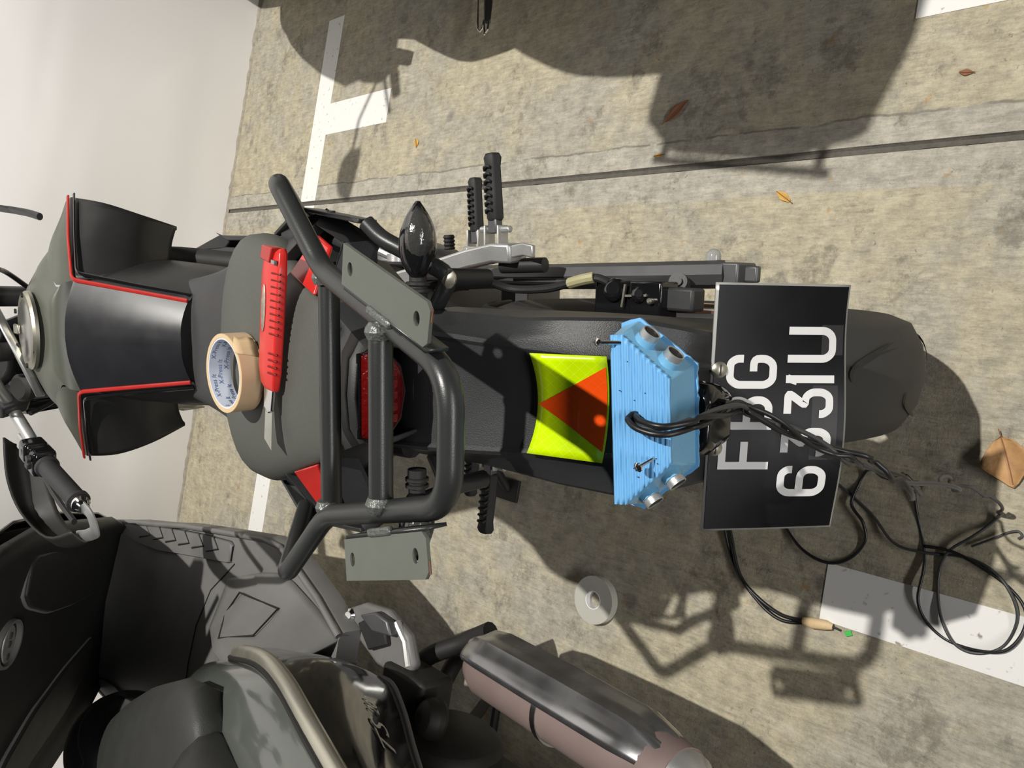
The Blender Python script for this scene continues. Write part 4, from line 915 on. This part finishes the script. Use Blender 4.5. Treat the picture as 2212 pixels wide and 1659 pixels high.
# ------------------------------------------------------------------ scooters in the neighbouring bays
SX, SY = -.80, 1.4
def build_scooter(root, pal, text=True, extras=True, mk=1.0, fk=1.0, fw=1.0):
    def w_(p): return V((p[0] - SX, p[1] - SY, p[2]))
    def mir(p): return V((2 * SX - p[0], p[1], p[2]))
    def both(fn):
        for s in (1, -1): fn(lambda p: w_(p if s > 0 else mir(p)), s)
    # floorboard
    fb = [(-.600, 2.345), (-.565, 2.30), (-.548, 2.23), (-.520, 2.08), (-.487, 1.93), (-.445, 1.69), (-.418, 1.53), (-.416, 1.46), (-.445, 1.37), (-.475, 1.29), (-.52, 1.20)]
    def fz(y): return .398 + .5 * max(0, y - 2.05) ** 2
    rows = []
    for x, y in fb:
        z = fz(y); h = (x - SX) * fw
        rows.append([w_((SX + h * t, y, z + dz)) for t, dz in ((1, -.05), (1.0, -.012), (.985, -.003), (.95, 0), (0, 0), (-.95, 0), (-.985, -.003), (-1, -.012), (-1, -.05))])
    fl = MB().loft(rows, ringclosed=True).build('floorboard', pal['plastic'], root, smooth=50)
    def insert(f, s):
        ins = MB().loft([[f((x, y, fz(y) + dz)) for x, dz in ((xa, .0), (xa - .003, .007), (xb + .003, .007), (xb, .0))] for y, xa, xb in ((2.275, -.572, -.580), (2.24, -.560, -.596), (2.17, -.548, -.600), (2.05, -.524, -.590), (1.93, -.502, -.566), (1.80, -.481, -.541), (1.67, -.464, -.517), (1.655, -.470, -.511))], ringclosed=False, caps=False).build('foot_mat', pal['plastic'], fl, smooth=50, solid=.003)
        for k in range(6):
            y = 1.72 + k * .078; z = fz(y) + .0075; xo = lerp(-.475, -.540, k / 5)
            MB().tube([f((xo - .040, y + .055, fz(y + .055) + .0065)), f((xo - .020, y - .005, z - .001)), f((xo, y + .030, fz(y + .03) + .0065))], .0030, 6).build('mat_rib', 'mech_black', ins)
        rim = MB().tube([f(p) for p in [(SX + (x_ - .006 - SX) * fw, y_, fz(y_) + .001) for x_, y_ in fb]], .007, 8).build('board_edge', pal['plastic'], fl, smooth=60)
    both(insert)
    # leg shield, inner face and front fairing
    zs = [.402, .49, .68, .79, .86, .97]; ly = [2.325, 2.205, 1.945, 1.80, 1.71, 1.63]; hw = [h * (fk if i else 1) for i, h in enumerate([.22, .275, .330, .352, .342, .27])]
    rows = [[w_((SX + h * t, y + .035 * (1 - abs(t)) ** 1 - (.03 if abs(t) > .95 else 0), z)) for t in (1, .85, .5, 0, -.5, -.85, -1)] for z, y, h in zip(zs, ly, hw)]
    ls = MB().loft(rows, caps=False, ringclosed=False).build('leg_shield', pal['inner'], root, smooth=40, solid=.02)
    rows = [[w_((SX + h * t, y + .03 + b * (1 - t * t), z)) for t in (1, .8, .4, 0, -.4, -.8, -1)] for z, y, h, b in ((.38, 2.345, .20, .10), (.50, 2.22, .27, .24), (.66, 2.02, .32, .38), (.80, 1.83, .345, .42), (.92, 1.70, .29, .34), (1.02, 1.64, .20, .20))]
    MB().loft(rows, caps=False, ringclosed=False).build('front_fairing', pal['body'], root, smooth=60, solid=.006)
    def glove(f, s):
        q = fillet([(-.60, 1.800, .782), (-.518, 1.815, .776), (-.545, 1.985, .655), (-.590, 2.120, .556), (-.660, 2.215, .488), (-.735, 2.225, .480), (-.715, 2.06, .600), (-.685, 1.930, .692), (-.632, 1.825, .765), (-.60, 1.800, .782)], .03, 3)[1:]
        MB().prism([f(p) for p in q], (0, -.012, -.012)).build('glove_box_lid', pal['inner'], ls, bevel=.008, seg=3)
        MB().tube([f(V(p) + V((0, -.004, -.004))) for p in q], .005, 8, closed=True).build('lid_rim', pal['plastic'], ls, smooth=60)
    both(glove)
    kc = w_((-.692, 1.778, .798)); kn_ = V((0, -.76, -.65)) * -1; kn_ = V((0, -.60, -.80)).normalized()
    k = MB(); e1 = V((1, 0, 0)); e2 = kn_.cross(e1)
    k.add([], []); ringp = [kc + e1 * .040 * math.cos(a) + e2 * .025 * math.sin(a) for a in [2 * PI * i / 24 for i in range(24)]]
    k.prism(ringp, kn_ * .006); kp = k.build('key_plate', 'alu_cast', ls, bevel=.002)
    MB().ringlathe(kc + kn_ * .0, kn_, [(.044, -.004), (.052, -.004), (.050, .010), (.044, .010)], 28).build('key_surround', pal['plastic'], ls)
    for dx in (.018, .0, -.026): MB().lathe(kc + e1 * dx + kn_ * .005, kn_, [(.007, 0), (.007, .003), (.004, .004)], 14).build('key_slot', 'mech_grey', kp)
    # seam across the flat floor
    MB().tube([w_((SX + x * fw, y, fz(y) + .0005)) for x, y in ((.29, 1.64), (.20, 1.735), (.10, 1.78), (0, 1.79), (-.10, 1.78), (-.20, 1.735), (-.29, 1.64))], .0016, 6).build('floor_seam', 'mech_black', fl)
    # hump under the seat nose
    rows = []
    for y, h, zt in ((1.64, .13, .400), (1.56, .14, .43), (1.46, .145, .50), (1.36, .15, .58)):
        rows.append([w_((SX + h * a, y, lerp(.39, zt, b))) for a, b in ((1.2, 0), (1.05, .5), (.9, .85), (.65, .98), (0, 1.03), (-.65, .98), (-.9, .85), (-1.05, .5), (-1.2, 0))])
    MB().loft(rows, caps=False, ringclosed=False).build('seat_base', pal['plastic'], root, smooth=60)
    # rear body
    SURF = []
    TR = [(-.605, 1.36, .51), (-.545, 1.22, .585), (-.490, 1.06, .632), (-.478, .95, .658), (-.488, .82, .688), (-.53, .60, .72), (-.62, .42, .745)]
    BT = [(-.62, 1.32, .40), (-.59, 1.16, .375), (-.562, 1.06, .38), (-.575, .98, .405), (-.603, .87, .455), (-.64, .66, .55), (-.69, .44, .63)]
    UP = [(-.66, 1.38, .61), (-.615, 1.24, .655), (-.590, 1.09, .69), (-.590, .95, .722), (-.598, .82, .748), (-.62, .60, .785), (-.68, .42, .80)]
    def sides(f, s):
        g = []
        for t, b in zip(TR, BT):
            t, b = V(t), V(b); g.append([f(t), f(lerp(t, b, .3) + V((.022, 0, 0))), f(lerp(t, b, .65) + V((.022, 0, 0))), f(b), f(b + V((-.03, 0, -.01)))])
        if s > 0: SURF[:] = [[p.copy() for p in r] for r in g]
        sp = MB().grid(g, 3, 4).build('side_panel', pal['panel'], root, smooth=60, solid=.005)
        g = []
        for t, u in zip(TR, UP):
            t, u = V(t), V(u); g.append([f(u), f(lerp(u, t, .5) + V((.016, 0, .012))), f(t + V((-.004, 0, .006)))])
        MB().grid(g, 3, 4).build('side_cowl', pal['cowl'], root, smooth=60, solid=.005)
        pth = catmull([f(V(p) + V((.004, 0, .004))) for p in TR[:-1]], 5); n = len(pth)
        MB().tube(pth, [lerp(.008, .017, min(1, i / 6)) for i in range(n)], 10, flat=.8).build('side_trim', pal['trim'], root, smooth=60)
        MB().tube(catmull([f(V(p) + V((.001, -.004, .017))) for p in TR[:-1]], 5), .005, 8).build('trim_seam', 'mech_black', sp)
        MB().tube(catmull([f(V(p) + V((.002, 0, .0))) for p in BT[1:-1]], 5), .005, 8).build('panel_edge', pal['plastic'], sp, smooth=60)
        # rise from the floorboard to the body
        g = [[f(p) for p in ((-.55, 1.66, .400), (-.60, 1.67, .405), (-.66, 1.66, .425))], [f(p) for p in ((-.475, 1.45, .402), (-.55, 1.48, .440), (-.62, 1.50, .500))], [f(p) for p in ((-.488, 1.32, .402), (-.545, 1.34, .460), (-.61, 1.40, .540))], [f(p) for p in ((-.53, 1.20, .390), (-.565, 1.22, .465), (-.61, 1.30, .552))]]
        st_ = MB().grid(g, 4, 4).build('step_panel', pal['plastic'], root, smooth=60, solid=.006)
        MB().tube([f(p) for p in ((-.600, 1.575, .4365), (-.545, 1.545, .4275), (-.520, 1.36, .440), (-.565, 1.35, .4915), (-.603, 1.45, .5095))], .0022, 6, closed=True).build('panel_seam', 'mech_black', st_)
    both(sides)
    # pillion steps
    def pstep(f, s):
        o = [(-.500, 1.262), (-.468, 1.205), (-.463, 1.140), (-.492, 1.078), (-.540, 1.052), (-.578, 1.072), (-.570, 1.15), (-.535, 1.22)]
        ps = MB().prism([f((x, y, .355 - (1.26 - y) * .12)) for x, y in o], (0, 0, -.022)).build('pillion_step', pal['plastic'], root, bevel=.008, seg=3)
        MB().prism([f((x, y, .368 - (1.26 - y) * .12)) for x, y in ((-.505, 1.200), (-.480, 1.165), (-.485, 1.130), (-.520, 1.115), (-.545, 1.16))], (0, 0, -.012)).build('step_rubber', 'rubber', ps, bevel=.003)
        MB().prism([f((x, y, .376 - (1.26 - y) * .12)) for x, y in ((-.485, 1.190), (-.467, 1.150), (-.473, 1.115), (-.498, 1.10), (-.505, 1.15))], (0, 0, -.02)).build('step_end', 'alu_dark', ps, bevel=.004)
        MB().tube([f((x, y, .352 - (1.26 - y) * .12)) for x, y in ((-.478, 1.115), (-.505, 1.085), (-.545, 1.068))], .008, 8).build('step_edge', 'alu_cast', ps)
        MB().lathe(f((-.500, 1.235, .352)), (0, -.3, 1), [(.012, 0), (.012, .004), (.007, .009), (.007, .011)], 18).build('step_bolt', 'chrome', ps)
    if extras: both(pstep)
    # seat
    ys = [(1.50, .04, .685, .655), (1.46, .075, .705, .66), (1.38, .135, .725, .67), (1.28, .200, .742, .68), (1.18, .250, .750, .69), (1.10, .272, .755, .70), (1.06, .250, .758, .705), (1.035, .230, .760, .705)]
    def srows(st, zl):
        rows = []
        for y, h, zt, ze in st:
            rows.append([w_((SX + h * math.sin(t * PI / 2), y, ze + (zt - ze) * math.cos(t * PI / 2) ** .6)) for t in [-1 + k / 8 for k in range(17)]] + [w_((SX + h * .93, y, ze - .03)), w_((SX - h * .93, y, ze - .03))])
        return rows
    MB().loft(srows(ys, 0)).build('rider_seat', pal['seat'], root, smooth=60)
    yp = [(1.055, .225, .752, .70), (1.03, .230, .795, .71), (.99, .230, .822, .72), (.90, .225, .838, .735), (.75, .215, .845, .75), (.58, .19, .848, .77), (.46, .15, .845, .785), (.41, .08, .835, .79)]
    MB().loft(srows(yp, 0)).build('pillion_seat', pal['seat'], root, smooth=60)
    # wheels, engine and muffler
    make_wheel(root, 'rear', w_((SX, .62, .235)), (1, 0, 0), .235, .06, .16, 5, grooves=False)
    make_wheel(root, 'front', w_((SX, 2.54, .235)), (1, 0, 0), .235, .055, .16, 5, grooves=False)
    MB().tube([w_((SX, 2.54, .235)), w_((SX, 2.22, .78))], .03, 12).build('front_fork', 'mech_black', root)
    m = MB(); m.box(w_((SX, 1.02, .27)), (.22, .46, .20)); m.lathe(w_((SX + .10, .98, .28)), (1, 0, 0), [(.10, 0), (.10, .05), (.07, .07), (0, .075)], 24); m.box(w_((SX - .13, .80, .26)), (.07, .60, .15)); m.box(w_((-.60, 1.06, .31)), (.10, .12, .08)); m.lathe(w_((-.60, .96, .33)), (.2, .3, 1), [(.035, 0), (.035, .03), (.02, .045)], 18); m.build('engine', 'mech_black', root, bevel=.01)
    m = MB(); m.tube(catmull([w_(p) for p in ((-.66, 1.12, .20), (-.56, 1.10, .17), (-.51, 1.0, .21), (-.505, .93, .27))], 6), .018, 10); m.build('exhaust_pipe', 'mech_black', root, smooth=60)
    m = MB(); m.tube(catmull([w_(p) for p in ((-.62, 1.16, .24), (-.55, 1.10, .255), (-.50, 1.03, .225), (-.464, .978, .22))], 6), [.018] * 12 + [.02] * 7, 12); m.build('breather_hose', 'rubber', root, smooth=60)
    m = MB(); m.box(w_((SX, .80, .42)), (.2, .5, .1)); m.box(w_((SX, .55, .55)), (.25, .30, .12)); m.build('under_seat_box', 'mech_black', root, bevel=.02)
    ma, mb_ = V((-.503, .945, .262)), V((-.478, .470, .345)); dv = (mb_ - ma)
    up_ = V((0, 0, 1)); sdv = dv.cross(up_).normalized(); upv = sdv.cross(dv).normalized()
    if sdv.x < 0: sdv = -sdv
    def mring(t, rx, rz): 
        c = ma + dv * t
        return [w_(c + sdv * rx * math.cos(a) + upv * rz * math.sin(a)) for a in [2 * PI * k / 24 for k in range(24)]]
    mf = MB().loft([mring(-.03, .02, .02), mring(0, .042, .045), mring(.06, .052, .056), mring(.9, .052, .056), mring(.97, .045, .048)]).build('muffler', 'muffler_rust', root, smooth=50)
    rows = []
    for t, e in ((-.055, .012), (-.03, .044), (.03, .060), (.12, .066), (.5, .067), (.80, .064), (.92, .050), (.985, .028)):
        c = ma + dv * t; row = []
        for k in range(15):
            a = lerp(R(-40), R(74), k / 14); rr = e * (1.0 + (.05 if k in (4, 9) else 0) - (.045 if k in (6, 7) else 0))
            row.append(w_(c + sdv * rr * math.cos(a) + upv * rr * 1.04 * math.sin(a)))
        rows.append(row)
    MB().loft(rows, caps=False, ringclosed=False).build('heat_shield', 'muffler_shield', mf, smooth=40, solid=.003)
    MB().loft([mring(.93, .046, .049), mring(1.0, .040, .043), mring(1.03, .026, .028), mring(1.0, .022, .024), mring(.97, .020, .020)]).build('muffler_end', 'alu_cast', mf, smooth=40)
    MB().ringlathe(w_(ma + dv * .45), dv, [(.054, -.006), (.0575, -.006), (.0575, .006), (.054, .006)], 32).build('muffler_band', 'steel', mf)
    # handlebar, mirrors, tail
    m = MB(); m.tube(fillet([w_((SX - .34, 1.56, 1.0)), w_((SX - .10, 1.68, 1.02)), w_((SX + .10, 1.68, 1.02)), w_((SX + .34, 1.56, 1.0))], .06), .014, 12); m.build('handlebar', 'mech_black', root, smooth=60)
    m = MB(); m.loft([[w_((SX + x * k, 1.70 + dy, 1.02 + z * k)) for x, z in ((-.16, .0), (-.10, .05), (.10, .05), (.16, 0), (.10, -.04), (-.10, -.04))] for dy, k in ((-.08, .8), (0, 1), (.08, .8), (.12, .4))]).build('handlebar_cover', pal['body'], root, bevel=.01)
    def mirr(f, s):
        MB().tube([f((SX + .22, 1.64, 1.02)), f((SX + .30 * mk, 1.68, 1.10)), f((SX + .36 * mk, 1.67, 1.13)), f((SX + .42 * mk, 1.665, 1.15))], .006, 8).build('mirror_stalk', 'mech_black', root)
        m = MB(); m.loft([[f((SX + .42 * mk + .085 * k * math.cos(a), 1.66 + dy, 1.15 + .038 * k * math.sin(a))) for a in [2 * PI * q / 16 for q in range(16)]] for dy, k in ((-.030, .96), (-.024, 1), (.015, .9), (.040, .5))]).build('mirror', 'mech_black', root, smooth=50)
        MB().tube([f((SX + .20, 1.66, 1.0)), f((SX + .30, 1.63, 1.0)), f((SX + .40, 1.575, .99))], .007, 8).build('brake_lever', 'mech_black', root)
        MB().lathe(f((SX + .24, 1.612, 1.007)), (s * .9, -.43, 0), [(.018, 0), (.018, .11), (.014, .115)], 14).build('grip', 'grip_rubber', root)
    both(mirr)
    m = MB(); m.loft([[w_((SX + x * k, y, .74 + z)) for x, z in ((-.10, .05), (.10, .05), (.08, -.03), (-.08, -.03))] for y, k in ((.46, 1.2), (.38, 1), (.35, .8))]).build('tail_lamp', 'red_lens', root, bevel=.006)
    m = MB(); m.loft([[w_((SX + x, y, z)) for x in (-.07, 0, .07)] for y, z in ((.42, .62), (.34, .50), (.28, .36))], caps=False, ringclosed=False).build('rear_mudguard', 'mech_black', root, solid=.005)
    m = MB(); m.tube(fillet([w_((SX + .13, .66, .80)), w_((SX + .15, .40, .86)), w_((SX - .15, .40, .86)), w_((SX - .13, .66, .80))], .06), .012, 10).build('grab_rail', 'mech_black', root, smooth=60)
    m = MB()
    for s in ((1, -1) if extras else ()): m.tube([w_((SX + s * .10, 1.05, .18)), w_((SX + s * .15, 1.12, .012))], .012, 10)
    if extras: m.tube([w_((SX - .16, 1.12, .012)), w_((SX + .16, 1.12, .012))], .011, 10); m.build('centre_stand', 'mech_black', root)
    if text:
        tv, tf = text_mesh('TS', .35); tv2, tf2 = text_mesh('200', .35)
        rws = [catmull(r, 6) for r in SURF]; cls = [catmull([r[i] for r in rws], 8) for i in range(len(rws[0]))]   # cls[across][along]
        def surf(u, v):
            a_ = min(max(u, 0), .999) * (len(cls[0]) - 1); c_ = min(max(v, 0), .999) * (len(cls) - 1); i, j = int(a_), int(c_); fa, fc = a_ - i, c_ - j
            return lerp(lerp(cls[j][i], cls[j][i + 1], fa), lerp(cls[j + 1][i], cls[j + 1][i + 1], fa), fc)
        def place(vs, fs, u0, du, v0, dv_, name):
            wd_ = max(v.x for v in vs)
            return MB().add([surf(u0 - v.x / wd_ * du, v0 - v.y * dv_) + V((.0035, -.001, .002)) for v in vs], fs).build(name, 'holo', root, weld=False)
        place(tv, tf, 4.28 / 6, .090, .52, .15, 'badge_text'); place(tv2, tf2, 3.66 / 6, .058, .505, .105, 'badge_number')
sc1 = thing('scooter', 'dark grey scooter with silver side trim and a chrome muffler shield beside the motorcycle', 'scooter', (SX, SY, 0))
build_scooter(sc1, dict(plastic='scooter_plastic', inner='scooter_dark', body='gloss_black', panel='gloss_black', cowl='cowl_reflect_tone', trim='silver_trim', seat='scooter_seat'))
MNB = Matrix.Translation(V((1.10, 1.46, 0))) @ Matrix.Rotation(R(-9), 4, 'Z') @ Matrix.Diagonal((.78, 1, 1, 1))
sc2 = thing('scooter', 'dark scooter with a rear top box, parked past the floor joint, mostly out of view', 'scooter', MNB)
build_scooter(sc2, dict(plastic='plastic_dark', inner='plastic_dark', body='plastic_dark', panel='plastic_dark', cowl='plastic_dark', trim='alu_dark', seat='scooter_seat'), text=False, extras=False, mk=1.35, fk=.95, fw=.68)
m = MB(); rings_ = []
for z, k in ((.88, .86), (.90, .95), (1.03, 1.0), (1.06, 1.0), (1.16, .94), (1.19, .80)): rings_.append([V((x * k * 1.55 - .082, -.80 + y * k, z)) for x, y in ((-.235, -.08), (-.20, -.19), (-.09, -.215), (.09, -.215), (.20, -.19), (.235, -.08), (.235, .12), (.19, .19), (-.19, .19), (-.235, .12))])
tbx = m.loft(rings_).build('top_box', 'topbox', sc2, bevel=.012)
m = MB(); m.tube([V((-.49, -.64, .90)), V((-.49, -.96, .90))], .010, 8)
for yy in (-.66, -.94): m.tube([V((-.49, yy, .90)), V((-.30, yy, .895)), V((-.12, yy * .9 - .07, .875))], .008, 8)
m.build('box_rail', 'powder_coat', sc2)
MB().box((0, -.78, .868), (.26, .34, .03)).build('box_plate', 'powder_coat', sc2, bevel=.004)
# its side peg reaches into view
MI = MNB.inverted()
def pk(x, y): return MI @ V((x * 1.213 - .0, y * 1.213 - .0, .06))
m = MB(); m.tube([pk(.82, 1.225), pk(.76, 1.212), pk(.715, 1.205)], [.010, .011, .008], 10); m.build('side_peg', 'rubber', sc2)
m = MB(); m.tube([pk(.80, 1.252), pk(.728, 1.236), pk(.707, 1.231), pk(.700, 1.224), pk(.705, 1.217), pk(.722, 1.216)], .0026, 8); m.tube([pk(.715, 1.214), pk(.690, 1.207), pk(.70, 1.20), pk(.72, 1.20)], .0026, 8); m.build('peg_spring', 'chrome', sc2)
# glossy black helmet with a clear visor between the scooter's seat and leg shield
hm = thing('helmet', 'glossy black helmet with a clear visor resting on the scooter in front of its seat', 'helmet', (-.985, 1.80, .398))
m = MB(); rings_ = []
for i in range(13):
    a = lerp(-.9, PI / 2, i / 12); rings_.append([V((.125 * math.cos(a) * math.cos(t), .145 * math.cos(a) * math.sin(t), .115 + .125 * math.sin(a))) for t in [2 * PI * q / 28 for q in range(28)]])
m.loft(rings_).build('helmet_shell', 'gloss_black', hm, smooth=60)
m = MB(); rows = []
for z, rr in ((.07, .155), (.11, .165), (.15, .165), (.19, .150)): rows.append([V((rr * .92 * math.cos(t), rr * 1.05 * math.sin(t), z)) for t in [lerp(R(95), R(265), q / 16) for q in range(17)]])
m.loft(rows, caps=False, ringclosed=False).build('visor', 'visor', hm, smooth=60, solid=.002)
MB().lathe((.05, -.108, .185), (.35, -.6, .6), [(.010, 0), (.010, .004), (.006, .008), (0, .009)], 16).build('visor_screw', 'zinc', hm)
